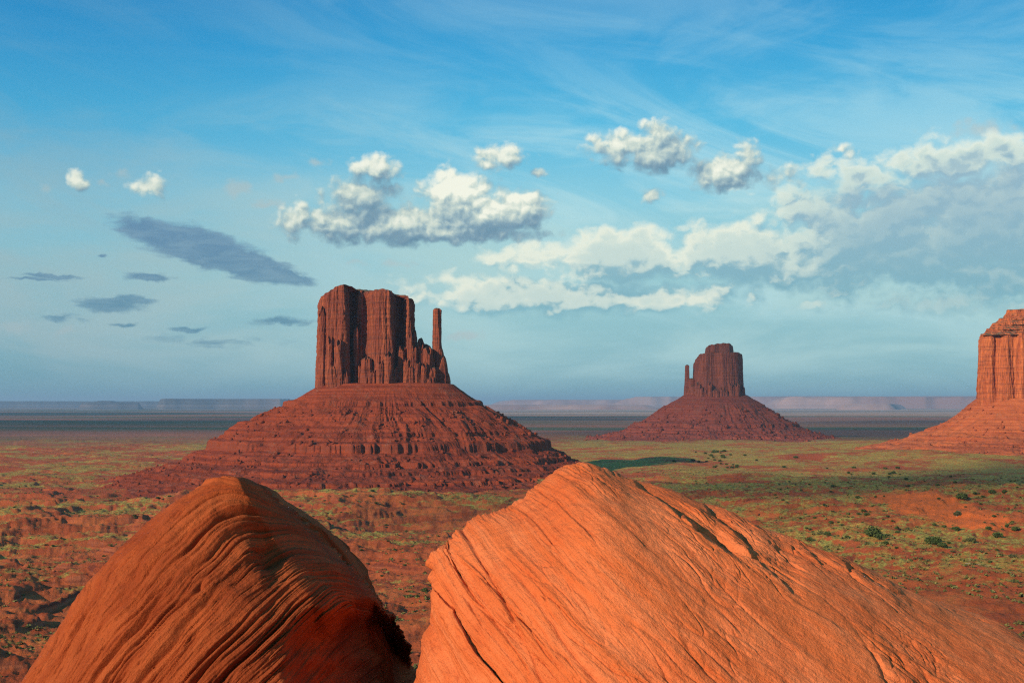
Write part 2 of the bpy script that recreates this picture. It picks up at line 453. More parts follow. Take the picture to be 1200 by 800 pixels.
def outline_block(P, pts, cx, cy, zb, k=1.0, sd=0, n=1400, lv=150, flare=4.0, amp=1.0, capdrop=0.0, bandamp=1.0):
    """pts: plan outline (x, y, top z) counter-clockwise or clockwise, closed"""
    pts = np.array(pts, float)
    Q = np.vstack([pts, pts[:1]])
    seg = np.hypot(*(np.diff(Q[:, :2], axis=0).T)); L = np.concatenate([[0], np.cumsum(seg)])
    u = np.linspace(0, L[-1], n, endpoint=False)
    x = np.interp(u, L, Q[:, 0]); y = np.interp(u, L, Q[:, 1]); zt = np.interp(u, L, Q[:, 2])
    # smooth a little
    ker = np.hanning(int(n*0.008)*2+3); ker /= ker.sum()
    sm = lambda a: np.convolve(np.concatenate([a[-60:], a, a[:60]]), ker, 'same')[60:-60]
    x, y = sm(x), sm(y)
    dx = np.roll(x, -2)-np.roll(x, 2); dy = np.roll(y, -2)-np.roll(y, 2)
    nn = np.hypot(dx, dy)+1e-6; nx, ny = dy/nn, -dx/nn
    area = np.sum(x*np.roll(y, -1)-np.roll(x, -1)*y)
    if area < 0: nx, ny = -nx, -ny
    zt = zt + fbm(x/(7*k), y/(7*k), 0, 4, 200+sd)*1.0*k
    t = np.linspace(0, 1, lv)[:, None]
    Z = zb+(zt[None]-zb)*t
    X = x[None]+nx[None]*flare*(1-t)**2; Y = y[None]+ny[None]*flare*(1-t)**2
    d = rock_disp(X, Y, Z, k, sd)*amp
    hb = (zt[None]-Z)
    band = np.where(hb < 7*k, -1.2*k*np.floor((7*k-hb)/(2.3*k))*0.7*bandamp, 0)     # thin ledges of the cap rock step back
    d = d + band
    nxs, nys = sm(nx), sm(ny)
    X = X+nxs[None]*d; Y = Y+nys[None]*d
    # roof
    m = 24
    s = np.linspace(0, 1, m)[1:, None]
    mx, my, mz = X[-1].mean(), Y[-1].mean(), Z[-1].mean()
    RX = lerp(X[-1][None], mx, s); RY = lerp(Y[-1][None], my, s)
    RZ = lerp(Z[-1][None], mz+capdrop, sstep(0, 1, s)) + fbm(RX/(8*k), RY/(8*k), 0, 3, 220+sd)*1.0*k*np.sin(np.pi*np.minimum(s*1.0, 1))
    G = np.stack([np.vstack([X, RX]), np.vstack([Y, RY]), np.vstack([Z, RZ])], -1)
    P.grid(G, wrap=True)

def talus_mesh(name, c, a, b, prof_d, prof_z, ledges, k=1.0, sd=0, na=1200, nr=270, rmax=330, skew=None, inner=0.55, side=0.7):
    th = np.linspace(-math.pi, math.pi, na, endpoint=False)
    # more columns on the side that faces the camera
    th = th + 0.45*np.sin(th+math.pi/2)*-1 if False else th
    r = np.linspace(0, 1, nr)**1.25
    TH, RR = np.meshgrid(th, r)
    ce, se = np.cos(TH), np.sin(TH)
    Re = (np.abs(ce/a)**2.4+np.abs(se/b)**2.4)**(-1/2.4)
    rad = Re*inner + RR*(Re*(1-inner)+rmax)
    X = c[0]+rad*ce; Y = c[1]+rad*se
    d = rad-Re
    sc = 1.0 if skew is None else skew(TH)
    warp = fbm(X/(60*k), Y/(60*k), 0, 4, 300+sd)
    dd = d/sc + side*np.maximum(0, d-95*k)*ce**2 + warp*9*k*sstep(0, 60*k, d)
    gul = ridged(TH*9+warp*0.6, d/(260*k), 0.0, 4, 320+sd)
    Z = np.interp(dd, prof_d, prof_z)
    mid = sstep(4*k, 50*k, d)*(1-sstep(200*k, 300*k, d))
    Z = Z + gul*3.0*k*mid
    Z = Z + fbm(X/(24*k), Y/(24*k), 0, 5, 340+sd)*1.6*k*mid
    Z0 = Z.copy()
    for (L, w, pw, th0) in ledges:
        on = sstep(th0-0.12, th0+0.12, fbm(X/(75*k), Y/(75*k), 0, 3, int(360+sd+L+200))+0.15)
        ww = w
        tt = (Z-L)/ww
        f = np.sign(tt)*np.abs(np.clip(tt, -1, 1))**pw
        Zl = L+ww*np.where(np.abs(tt) < 1, f, tt)
        Z = lerp(Z, Zl, on)
    # thin hard beds all the way down
    ph_ = Z/(4.6*k)+0.35*fbm(X/(90*k), Y/(90*k), 0, 2, 345+sd); fr_ = ph_-np.floor(ph_)
    onb = sstep(-0.15, 0.25, fbm(X/(40*k), Y/(40*k), Z/(6*k), 3, 347+sd))*(0.35+0.65*sstep(-40, -58, Z))
    Z = lerp(Z, (np.floor(ph_)+sstep(0.55, 0.95, fr_)-0.35*fbm(X/(90*k), Y/(90*k), 0, 2, 345+sd))*4.6*k, 0.75*onb*sstep(10*k, 25*k, d)*(1-sstep(240*k, 290*k, d)))
    bump = fbm(X/(8*k), Y/(8*k), Z/(14*k), 5, 380+sd)*0.75*k
    Z = Z + bump*sstep(0, 14*k, d)
    # cliffs of the ledges get joints: push in and out
    G = np.stack([X, Y, Z], -1)
    me = make_mesh(name, G.reshape(-1, 3)-np.array([c[0], c[1], 0]), grid_faces(nr, na, wrap=True))
    return me, G

def rubble(G, c, n, smin, smax, seed, dlo=0.25, dhi=0.85, front=True):
    """broken blocks lying over a talus grid"""
    R = np.random.RandomState(seed)
    nr, na = G.shape[:2]
    base = np.array([[-1,-1,-1],[1,-1,-1],[1,1,-1],[-1,1,-1],[-.8,-.8,1],[.8,-.8,1],[.8,.8,1],[-.8,.8,1]], float)
    fc = np.array([[0,3,2,1],[4,5,6,7],[0,1,5,4],[1,2,6,5],[2,3,7,6],[3,0,4,7]])
    ir = (dlo+(dhi-dlo)*R.rand(n)**0.9)*(nr-1)
    ia = R.rand(n)*na
    ang = ia/na*2*math.pi-math.pi
    if front:
        keep = np.sin(ang) < 0.35
        ir, ia = ir[keep], ia[keep]
    p = G[ir.astype(int), ia.astype(int) % na]
    cl = perlin(p[:, 0]/25, p[:, 1]/25, 0, seed) > -0.15
    p = p[cl]; n = len(p)
    s = smin+(smax-smin)*R.rand(n)**7
    V = base[None]*(s[:, None, None]*0.5)*(0.6+0.7*R.rand(n, 1, 3)) + R.normal(size=(n, 8, 3))*s[:, None, None]*0.09
    az = R.rand(n)*6.28; tl = R.normal(size=n)*0.5
    ca, sa, ct, stt = np.cos(az), np.sin(az), np.cos(tl), np.sin(tl)
    x, y, z = V[..., 0], V[..., 1], V[..., 2]
    y, z = y*ct[:, None]-z*stt[:, None], y*stt[:, None]+z*ct[:, None]
    x, y = x*ca[:, None]-y*sa[:, None], x*sa[:, None]+y*ca[:, None]
    V = np.stack([x, y, z+s[:, None]*0.15], -1)+p[:, None]
    Fc = (fc[None]+8*np.arange(n)[:, None, None]).reshape(-1, 4)
    return make_mesh('fallen_rocks', V.reshape(-1, 3)-np.array([c[0], c[1], 0]), Fc, smooth=False)

def PX(px, D): return (px-CX)/F*D
def PZ(py, D): return (HY-py)/F*D

# ---- west butte (with the thumb)
def build_west():
    D = 1380.0; c = WM['c']
    base = empty('butte', (c[0], c[1], -78.0))
    tag(base, 'large dark red butte left of centre with a slender rock thumb on its right side', 'butte', 'sandstone buttes rising from the plain')
    pts = [(374,34,353),(372.8,8,352),(375,-10,346),(383,-22,341),(391,-26,337),(399,-28,333.5),(405,-26,333),(408,-20,334.5),(409,0,338),(411,9,341),
           (417,8,341),(419,-5,341.5),(423,-11,340),(427,-6,342),(431,-11,340.5),(434,-20,340),(440,-27,338.5),(450,-29,338.5),(458,-27,340),(461.5,-20,342),
           (463,0,344),(466,6,345.5),(471,5,346),(473.5,-8,346),(478,-15,347),(482,-12,348.5),(484,2,350),(485,30,352),(470,60,346),(430,70,340),(395,60,338)]
    O = [(PX(p, D+q), D+q, PZ(t, D+q)) for p, q, t in pts]
    P = Parts()
    outline_block(P, O, c[0], c[1], PZ(470, D), 1.0, 0, n=1500, lv=170, flare=3.0)
    # buttresses leaning on the wall: px centre, half width px, depth offset, half depth m, top row
    B = [(379,6.5,-10,13,357,1.0),(376,4.5,-4,12,400,1.0),(387,4,-24,8,392,1.0),(397,5.5,-30,8,397,1.0),(404,4,-24,9,418,1.0),(391,5,-32,7,425,1.0),
         (412,5,-4,8,408,1.0),(418,4,-12,8,380,1.0),(423,4,-18,8,424,1.0),(430,7.5,-25,9,417,1.0),(437,4.5,-30,7,432,1.0),(446,5,-33,7,420,1.0),
         (455,5,-32,7,410,1.0),(462,4.5,-24,7,428,1.0),(470,6,-14,10,404,1.0),(468,4,-22,7,430,1.0),(476,5,-20,8,418,1.0),(481,4,-16,9,388,1.0),
         (484.5,3.6,-4,12,385,1.0),(486,5,-12,12,403,1.0),(482,4,-22,8,426,1.0),(489,4,-20,8,420,1.0),(493,4.2,-6,9,395.5,1.0),(492.5,6,-8,11,402,1.0),(501,7.5,-6,14,406.5,1.0),
         (497,4,-20,8,424,1.0),(496,10,6,13,402,1.0),(499,9,0,12,407,1.0),(505,4,-16,8,430,1.0),(506,4.5,-6,10,412,1.0)]
    r = random.Random(3)
    for i, (px, hw, dy, hd, top, f) in enumerate(B):
        column_block(P, PX(px, D+dy), D+dy+5, hw*D/F*0.85, hd*1.25, PZ(472, D), PZ(top, D+dy), 0.8, i, flare=0.40, n=120, lv=80, dome=0.07, amp=0.95, sq=3.5, jag=0.10)
    for i in range(15):      # low pillars along the foot
        px = 377+i*9.0+r.uniform(-1.5, 1.5)
        dy = np.interp(px, [374, 384, 404, 412, 434, 458, 466, 480, 510], [-8, -26, -32, -10, -28, -33, -14, -22, -18])
        column_block(P, PX(px, D+dy), D+dy+2, r.uniform(2.5, 5.5), r.uniform(4, 7), PZ(472, D), PZ(r.uniform(430, 447), D), 0.6, 40+i, flare=0.6, n=60, lv=40, dome=0.15, amp=1.0, sq=3.2, jag=0.3)
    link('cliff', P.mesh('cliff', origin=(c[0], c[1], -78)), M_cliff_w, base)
    S = Parts()
    column_block(S, PX(512.3, D), D, 4.7*D/F, 6.0, PZ(470, D), PZ(361, D), 0.6, 91, flare=0.35, n=110, lv=120, dome=0.03, amp=0.8)
    column_block(S, PX(511.2, D), D-1, 3.6*D/F, 4.5, PZ(470, D), PZ(361, D), 0.5, 92, flare=0.2, n=90, lv=120, dome=0.04, amp=0.8)
    column_block(S, PX(514.5, D), D, 5.8*D/F, 9, PZ(472, D), PZ(404, D), 0.7, 93, flare=0.18, n=110, lv=90, dome=0.3, amp=0.6)
    column_block(S, PX(517, D), D, 7.5*D/F, 11, PZ(474, D), PZ(414, D), 0.7, 94, flare=0.25, n=110, lv=90, dome=0.45, amp=0.6)
    column_block(S, PX(519.5, D), D+4, 8*D/F, 12, PZ(476, D), PZ(432, D), 0.7, 95, flare=0.2, n=110, lv=70, dome=0.4, amp=0.6)
    column_block(S, PX(509, D), D-12, 4*D/F, 8, PZ(472, D), PZ(430, D), 0.7, 96, flare=0.2, n=80, lv=60, amp=0.6)
    column_block(S, PX(524, D), D, 4.5*D/F, 8, PZ(478, D), PZ(446, D), 0.6, 97, flare=0.2, n=80, lv=50, dome=0.3, amp=0.5)
    link('rock_spire', S.mesh('rock_spire', origin=(c[0], c[1], -78)), M_cliff_w, base)
    pd = [-60, 0, 12, 27, 68, 103, 137, 165, 225, 300, 345]; pz = [27, 22, 14, 4, -18, -35, -50.5, -60, -71.5, -82, -98]
    def skew(TH): return 1.0-0.12*np.clip(np.cos(TH), 0, 1)+0.10*np.clip(-np.cos(TH), 0, 1)
    me, G = talus_mesh('talus', c, 71, 40, pd, pz, [(1, 3.6, 0.22, -0.1), (-14, 2.2, 0.3, 0.15), (-29, 3.0, 0.3, 0.1), (-42, 6.5, 0.2, -0.25), (-56, 2.6, 0.25, 0.0), (-63, 2.4, 0.25, -0.2), (-70, 2.4, 0.25, -0.2)],
                       1.0, 0, na=1700, nr=330, rmax=345, skew=skew)
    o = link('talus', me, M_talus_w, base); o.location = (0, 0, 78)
    rb = link('fallen_rocks', rubble(G, c, 11000, 0.4, 3.6, 11), M_talus_w, base); rb.location = (0, 0, 78); rb['kind'] = 'stuff'
build_west()

def build_east():
    D = 2840.0; c = EM['c']
    base = empty('butte', (c[0], c[1], -72.0))
    tag(base, 'distant shaded butte right of centre with flat cap and thin spire on its left', 'butte', 'sandstone buttes rising from the plain')
    pts = [(813,45,428),(812.5,10,427),(814.5,-18,421),(820,-38,414.5),(828,-45,413.5),(838,-40,413),(846,-47,413),(856,-44,412.8),(865,-34,412.6),(869,-10,414.5),(870,20,416),(862,80,414),(836,95,413),(818,80,418)]
    O = [(PX(p, D+q), D+q, PZ(t, D+q)) for p, q, t in pts]
    P = Parts()
    outline_block(P, O, c[0], c[1], PZ(470, D), 1.5, 3, n=900, lv=90, flare=6.0, amp=0.5, bandamp=0.2)
    r = random.Random(5)
    for i in range(14):
        px = 808+i*4.7+r.uniform(-1, 1)
        dy = np.interp(px, [808, 820, 840, 865, 873], [-8, -42, -48, -40, -6])
        column_block(P, PX(px, D+dy), D+dy, r.uniform(4, 7), r.uniform(6, 9), PZ(470, D), PZ(r.uniform(446, 457), D), 1.2, 40+i, flare=0.5, n=48, lv=36, jag=0.2)
    column_block(P, PX(810, D), D-6, 4.6*D/F, 14, PZ(470, D), PZ(443, D), 1.2, 3, n=70, lv=40)
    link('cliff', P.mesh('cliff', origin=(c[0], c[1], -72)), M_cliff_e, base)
    cp = [(827,40,408),(826.5,0,408.5),(830,-22,404.5),(838,-26,403),(846,-26,402),(855,-24,401.7),(858.5,0,405),(859,40,406),(845,60,403)]
    K = Parts()
    outline_block(K, [(PX(p, D+q), D+q, PZ(t, D+q)) for p, q, t in cp], c[0], c[1], PZ(416, D), 1.5, 8, n=500, lv=40, flare=2.0, amp=0.35, bandamp=0.15)
    link('cap_rock', K.mesh('cap_rock', origin=(c[0], c[1], -72)), M_cliff_e, base)
    S = Parts()
    column_block(S, PX(804.9, D), D-4, 2.3*D/F, 6, PZ(470, D), PZ(427.3, D), 0.7, 91, flare=0.9, n=60, lv=80, dome=0.05, amp=0.45)
    column_block(S, PX(805.6, D), D-4, 3.0*D/F, 9, PZ(470, D), PZ(446, D), 0.9, 92, flare=0.3, n=60, lv=50, amp=0.5)
    link('rock_spire', S.mesh('rock_spire', origin=(c[0], c[1], -72)), M_cliff_e, base)
    pd = [-60, 0, 12, 28, 59, 94, 147, 190, 250, 330, 380]; pz = [28, 21, 13, 4, -21, -41, -60, -67, -74, -82, -98]
    me, G = talus_mesh('talus', c, 70, 50, pd, pz, [(-3, 3.0, 0.25, 0.0), (-30, 3.0, 0.3, 0.1), (-44, 6, 0.22, -0.1), (-58, 3, 0.25, -0.1), (-66, 3, 0.25, -0.1)], 1.2, 7, na=1000, nr=180, rmax=380)
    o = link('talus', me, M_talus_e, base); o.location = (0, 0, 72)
    rb = link('fallen_rocks', rubble(G, c, 4000, 1.5, 7.0, 12), M_talus_e, base); rb.location = (0, 0, 72); rb['kind'] = 'stuff'
build_east()

def build_merrick():
    D = 1900.0; c = ME['c']
    base = empty('butte', (c[0], c[1], -52.0))
    tag(base, 'bright orange butte with stepped top, cut off by the right edge of the photo', 'butte', 'sandstone buttes rising from the plain')
    pts = [(1149,50,392),(1147,10,392),(1149,-18,391.5),(1153,-30,390.5),(1160,-36,390),(1168,-32,389.5),(1172,-40,389.5),(1182,-44,389),(1188,-38,389),(1196,-46,389),(1210,-48,389),(1222,-42,389),(1240,-50,389),(1260,-46,389),(1285,-48,389),(1310,-40,390),(1330,-10,391),(1332,40,391),(1290,90,390),(1230,100,389),(1175,90,390)]
    O = [(PX(p, D+q), D+q, PZ(t, D+q)) for p, q, t in pts]
    P = Parts()
    outline_block(P, O, c[0], c[1], PZ(480, D), 1.7, 5, n=1300, lv=140, flare=5.0, amp=0.75)
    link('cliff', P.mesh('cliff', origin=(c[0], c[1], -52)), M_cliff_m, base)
    K = Parts()
    for (x0, zt, zb, ins, sd) in ((1157, 384, 394, 8, 1), (1163, 378, 388, 14, 2), (1170, 372.5, 382, 19, 3), (1180, 362.5, 376, 25, 4)):
        w = 1322-(x0-1157)*1.2
        q = [(x0,40,zt+1),(x0,0,zt+1),(x0+3,-36+ins,zt+0.5),(x0+14,-42+ins,zt),(1240,-44+ins,zt),(w,-40+ins,zt),(w+4,20,zt),(w-20,80-ins,zt),(x0+20,76-ins,zt)]
        outline_block(K, [(PX(p, D+dy), D+dy, PZ(t, D+dy)) for p, dy, t in q], c[0], c[1], PZ(zb, D), 1.4, 20+sd, n=900, lv=30, flare=9.0, amp=1.0, bandamp=0.5)
    link('cap_rock', K.mesh('cap_rock', origin=(c[0], c[1], -52)), M_cliff_m, base)
    pd = [-60, 0, 12, 28, 48, 77, 110, 170, 240, 300]; pz = [16, 9, 0, -14, -28, -43, -53, -60, -68, -85]
    me, G = talus_mesh('talus', c, 118, 62, pd, pz, [(-38, 2.5, 0.3, 0.1), (-48, 3.0, 0.25, -0.1), (-56, 2.0, 0.25, 0.1)], 1.0, 15, na=1500, nr=200, rmax=300, side=0.9)
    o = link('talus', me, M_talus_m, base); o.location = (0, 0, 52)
    rb = link('fallen_rocks', rubble(G, c, 5000, 0.8, 4.0, 13), M_talus_m, base); rb.location = (0, 0, 52); rb['kind'] = 'stuff'
build_merrick()

# ------------------------------------------------------------------ foreground boulders
def boulder_grid(sil, cpx, cpy, D, depth, q_of, nphi_top, nphi_bot, ns, back, yoff=0.0, blow=1.2):
    """closed rock body: outline sil (pixels at distance D) about a centre, bulging `depth` m towards the viewer"""
    sil = np.array(sil, float)
    X = (sil[:, 0]-cpx)*D/F; Z = -(sil[:, 1]-cpy)*D/F
    ph = np.unwrap(np.arctan2(Z, X)); R = np.hypot(X, Z)
    o = np.argsort(ph); ph, R = ph[o], R[o]
    phi = np.concatenate([np.linspace(-0.35, math.pi+0.45, nphi_top, endpoint=False), np.linspace(math.pi+0.45, 2*math.pi-0.35, nphi_bot, endpoint=False)])
    # close the outline below with big radius
    ph_all = np.concatenate([ph-2*math.pi, ph, ph+2*math.pi]); R_all = np.concatenate([R, R, R])
    Rp = np.interp(phi, ph_all, R_all)
    k = np.hanning(19); k /= k.sum()
    Rp = np.convolve(np.concatenate([Rp[-30:], Rp, Rp[:30]]), k, 'same')[30:-30]
    s = np.concatenate([np.sin(np.linspace(0.001, math.pi/2, ns)), np.sin(np.linspace(math.pi/2, math.pi-0.001, back))[1:]])
    front = np.concatenate([np.ones(ns), np.zeros(back-1)])
    S, PH = np.meshgrid(s, phi, indexing='ij'); FR = front[:, None]
    k2 = np.hanning(int(len(phi)*0.22)|1); k2 /= k2.sum(); w2 = len(k2)
    Rs = np.convolve(np.concatenate([Rp[-w2:], Rp, Rp[:w2]]), k2, 'same')[w2:-w2]
    RR = lerp(Rs[None], Rp[None], S**5)
    q = q_of(PH)
    f = (np.clip(1-S**q, 0, 1))**(1/q)
    Yo = np.where(FR > 0, -depth*f, depth*blow*np.sqrt(np.clip(1-S**2, 0, 1)))
    Xo = RR*S*np.cos(PH); Zo = RR*S*np.sin(PH)
    cx = (cpx-CX)/F*D; cz = (HY-cpy)/F*D
    return cx+Xo, D+yoff+Yo, cz+Zo, S, PH

def grid_normals(X, Y, Z):
    G = np.stack([X, Y, Z], -1)
    du = np.gradient(G, axis=0)
    dv = np.roll(G, -1, 1)-np.roll(G, 1, 1)
    n = np.cross(du, dv); n /= np.linalg.norm(n, axis=-1)[..., None]+1e-9
    return n

def strata(b, al, sd, freq=3.0, stretch=0.05):
    """grooves between beds: thin dark partings that start and stop along the bed"""
    out = 0
    for i, (f, a, th) in enumerate(((freq, 1.0, 0.10), (freq*2.3, 0.55, 0.12), (freq*5.1, 0.30, 0.15), (freq*10.5, 0.15, 0.2))):
        n = perlin(b*f, al*f*stretch, 0.5*i, 500+sd+i*7)
        g = np.clip(1-np.abs(n)/th, 0, 1)**1.5
        msk = sstep(-0.25, 0.30, perlin(b*f*0.4, al*0.5, 2.0, 540+sd+i*7))
        out = out - a*g*msk
    return out

def saw(b, al, sd, freq):
    """beds as overlapping steps: each swells slowly and breaks off quickly"""
    w = b*freq + 0.8*perlin(b*freq*0.5, al*0.25, 0, 600+sd)
    fl = np.floor(w); fr = w-fl
    rnd = (np.sin(fl*127.1+sd)*43758.5453) % 1.0
    pr = sstep(0, 0.8, fr)*(1-sstep(0.80, 1.0, fr))
    return pr*(0.25+0.75*rnd)-0.3

def finish_boulder(name, parts, mat, loc, label):
    V = np.concatenate([p[0].reshape(-1, 3) for p in parts]); Fc = []; off = 0
    for g, b, al in parts:
        Fc.append(grid_faces(g.shape[0], g.shape[1], True, off)); off += g.shape[0]*g.shape[1]
    me = make_mesh(name, V-np.array(loc), np.concatenate(Fc), True,
                   {'bed': np.concatenate([p[1].ravel() for p in parts]), 'along': np.concatenate([p[2].ravel() for p in parts])})
    o = link(name, me, mat); o.location = loc
    tag(o, label, 'boulder', 'sandstone boulders in the foreground')
    return o

def build_left_boulder():
    D = 13.0
    low = [(500,870),(470,1010),(330,1080),(120,1060),(-40,960),(-20,880)]
    front = [(30,800),(72,732),(120,664),(160,622),(200,588),(230,567),(256,557),(280,559),(302,569),(322,588),(350,615),(385,646),(418,680),(446,718),(468,756),(481,800)]+low
    backs = [(130,800),(160,690),(205,612),(236,576),(262,562),(292,561),(316,577),(345,600),(378,622),(403,648),(428,680),(438,705),(452,745),(462,800)]+[(470,900),(430,1000),(300,1060),(120,1000)]
    parts = []
    for k, (sil, c, dep, yo, nt, ns) in enumerate(((front, (350, 900), 2.2, 0.0, 1400, 600), (backs, (262, 850), 2.6, 1.5, 600, 240))):
        def q_of(PH):
            return (1.75 if k == 0 else 1.15)+0.0*PH
        X, Y, Z, S, PH = boulder_grid(sil, c[0], c[1], D+yo, dep, q_of, nt, 160, ns, 50, 0.0)
        N = grid_normals(X, Y, Z)
        px = CX+X/Y*F; py = HY-Z/Y*F
        wob = fbm(X/1.5, Y/1.5, Z/1.5, 3, 701+k)
        # beds follow the outline of the left flank and fan out below
        b = S*2.9 + 0.10*wob - 0.05*(Y-D)
        al = PH*2.2
        if k == 0:
            # each bed is the left outline carried along the crest, so the ribs run down the face and curl over the crest
            bx_, bz_ = px, -py
            pr = bx_*0.76-bz_*0.65; pn = bx_*0.65+bz_*0.76
            ns_ = [-900, -588, -509.5, -426.6, -368.7, -316.9, -280.9, -260, -245, -225, -200]
            rs_ = [600, 543, 530.5, 522.8, 525.9, 534.2, 545.5, 562, 590, 650, 740]
            gi = np.interp(pn, np.linspace(-900, -200, 300), np.convolve(np.pad(np.interp(np.linspace(-900, -200, 300), ns_, rs_), 8, 'edge'), np.ones(17)/17, 'valid'))
            b = (pr-gi)/F*D + 0.09*wob
            al = (-pn/F*D)*0.9
        fade = sstep(0.05, 0.25, S)*(1-sstep(0.965, 0.999, S)*0.6)
        am = 0.35+0.65*sstep(-0.3, 0.5, perlin(X/0.7, Y/0.7, Z/0.7, 720+k))
        am3 = 0.3+0.7*sstep(-0.3, 0.4, perlin(X/0.5, Y/0.5, Z/0.5, 724+k))
        topz = 0.5+0.5*sstep(680, 600, py)
        h = 0.05*fbm(X/0.9, Y/0.9, Z/0.9, 3, 711+k)*fade
        h = h + fade*((saw(b, al, 3, 2.2)*0.070 + saw(b, al, 5, 5.0)*0.050)*topz + saw(b, al, 9, 10.0)*0.042*am + saw(b, al, 15, 19.0)*0.020*am3
                      + strata(b, al, 1+k, 4.0, 0.05)*0.080)
        h = h + 0.006*fbm(X/0.10, Y/0.10, Z/0.10, 3, 730)
        if k == 0:
            # hollow below the notch, and the shoulder right of it
            h = h - 0.20*np.exp(-((px-(320+0.20*(py-640)))/20)**2)*np.exp(-((py-648)/38)**2)
            bump = np.exp(-((px-(345+0.95*(py-680)))/34)**2)*np.exp(-((py-705)/48)**2)
            h = h + 0.17*bump
        X = X+N[..., 0]*h; Y = Y+N[..., 1]*h; Z = Z+N[..., 2]*h
        if k == 0:
            # the right end breaks away below a rounded lip
            px = CX+X/Y*F; py = HY-Z/Y*F
            lip = np.interp(px, [300, 330, 345, 368, 392, 416, 438, 459, 480], [800, 752, 728, 714, 714, 708, 706, 722, 752]) + 5*perlin(px/30, 0.5, seed=77)
            xe = 326+0.05*(py-750) + 7*perlin(py/20, 0.5, seed=78)
            below = sstep(-8, 34, py-lip)
            gap = np.maximum(0, px-xe)/F*D; gap = gap*gap/(gap+0.10)
            dY = below*(1.9*gap + (0.05*ridged(X/0.30, Z/0.22, 0.0, 4, 860)+0.06*saw(b, al, 31, 4.0))*sstep(0.0, 0.15, gap)*(1-sstep(0.88, 0.98, S)))
            # the hollow behind the notch
            g2 = np.maximum(0, px-(283+0.60*(py-570)+4*perlin(py/14, 0.2, seed=79)))/F*D; g2 = g2*g2/(g2+0.05)
            dY = dY + 1.9*g2*np.maximum(sstep(682, 632, py), 0.42)
            sc_ = 1+dY/Y
            X, Y, Z = X*sc_, Y*sc_, Z*sc_
        parts.append((np.stack([X, Y, Z], -1), b, al))
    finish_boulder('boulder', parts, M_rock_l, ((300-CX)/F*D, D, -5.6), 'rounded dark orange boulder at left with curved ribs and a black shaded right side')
build_left_boulder()

def build_right_boulder():
    D = 12.0
    sil = [(486,830),(492,795),(498,765),(506,735),(514,706),(513,688),(507,668),(507,652),(516,644),(532,640),(538,622),(570,607),(602,590),(638,565),(652,549),(668,542),(688,541),(708,548),(730,560),(748,567),
           (775,572),(800,580),(822,590),(845,594),(880,610),(905,624),(950,640),(1000,660),(1050,686),(1090,704),(1130,716),(1200,745),(1290,790),(1400,850),(1420,940),(1300,1090),(1000,1180),(700,1180),(520,1080),(470,940)]
    q_of = lambda PH: 1.85+0.0*PH
    X, Y, Z, S, PH = boulder_grid(sil, 760, 900, D, 3.3, q_of, 1750, 180, 640, 50, 0.0)
    N = grid_normals(X, Y, Z)
    px = CX+X/Y*F; py = HY-Z/Y*F
    # beds dip down to the right, flattening out
    xs = np.array([-8, -2, -0.6, 0.6, 2.0, 3.4, 5.0, 9.0]); sl = np.array([1.35, 1.35, 1.25, 1.05, 0.85, 0.68, 0.55, 0.45])
    xx = np.linspace(-8, 9, 400); g = np.cumsum(np.interp(xx, xs, sl))*(xx[1]-xx[0])
    Gx = np.interp(X, xx, g)
    wob = fbm(X/2.2, Y/2.2, Z/2.2, 3, 801)
    b = (Z + Gx)*0.72 + 0.05*wob + 0.10*(Y-D)
    al = X*1.25 - Z*0.4
    am = sstep(-0.30, 0.45, perlin(X/1.1, Y/1.1, Z/1.1, 820))
    am2 = sstep(-0.2, 0.4, perlin(X/0.6, Y/0.6, Z/0.6, 826))
    h = 0.040*fbm(X/1.3, Y/1.3, Z/1.3, 3, 811)
    h = h + saw(b, al, 5, 1.6)*0.045*(0.4+0.6*am) + saw(b, al, 11, 5.0)*0.018*am2 + saw(b, al, 21, 13.0)*0.012*am
    h = h + strata(b, al, 4, 3.2, 0.22)*0.055*(0.05+0.95*am) + 0.007*fbm(X/0.13, Y/0.13, Z/0.13, 4, 830)
    # broken knob on the left shoulder and ragged left edge
    kn = np.exp(-((px-525)/20)**2-((py-655)/15)**2)
    h = h + kn*0.06*ridged(X/0.35, Y/0.35, Z/0.22, 3, 840)
    rag = (1-sstep(515, 600, px-0.2*(py-650)))
    h = h + rag*0.060*ridged(b*2.6, al*0.6, 0, 4, 850)
    h = h*sstep(0.0, 0.1, S)
    X = X+N[..., 0]*h; Y = Y+N[..., 1]*h; Z = Z+N[..., 2]*h
    # slabs: right of each of these lines the next slab lies further back
    def slab(x0, y0, x1, y1, drop, w, fade):
        t = (px-x0)/(x1-x0); ly = y0+(y1-y0)*t + 5*perlin(px/28, 0.5, seed=int(x0))
        on = sstep(-0.4, -0.1, t)*(1-sstep(0.75, 1.1, t))
        s_ = ly-py
        return drop*on*sstep(-w, w, s_)*np.exp(-np.maximum(0, s_)/fade)
    FRN = (S < 0.9999)
    dY = slab(742, 563, 868, 662, 0.30, 1.5, 60) + slab(820, 588, 885, 645, 0.24, 1.5, 30) + slab(590, 575, 660, 650, 0.04, 1.2, 40) + slab(655, 590, 700, 640, 0.05, 1.2, 40) \
        + slab(880, 650, 940, 705, 0.07, 1.2, 40) + slab(1000, 665, 1040, 690, 0.08, 1.2, 20) + slab(520, 700, 600, 820, 0.12, 1.5, 20) + slab(560, 670, 640, 760, 0.05, 1.5, 40)
    sc_ = 1+dY/Y
    X, Y, Z = X*sc_, Y*sc_, Z*sc_
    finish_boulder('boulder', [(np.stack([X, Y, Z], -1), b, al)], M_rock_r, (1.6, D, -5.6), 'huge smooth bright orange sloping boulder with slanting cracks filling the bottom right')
build_right_boulder()

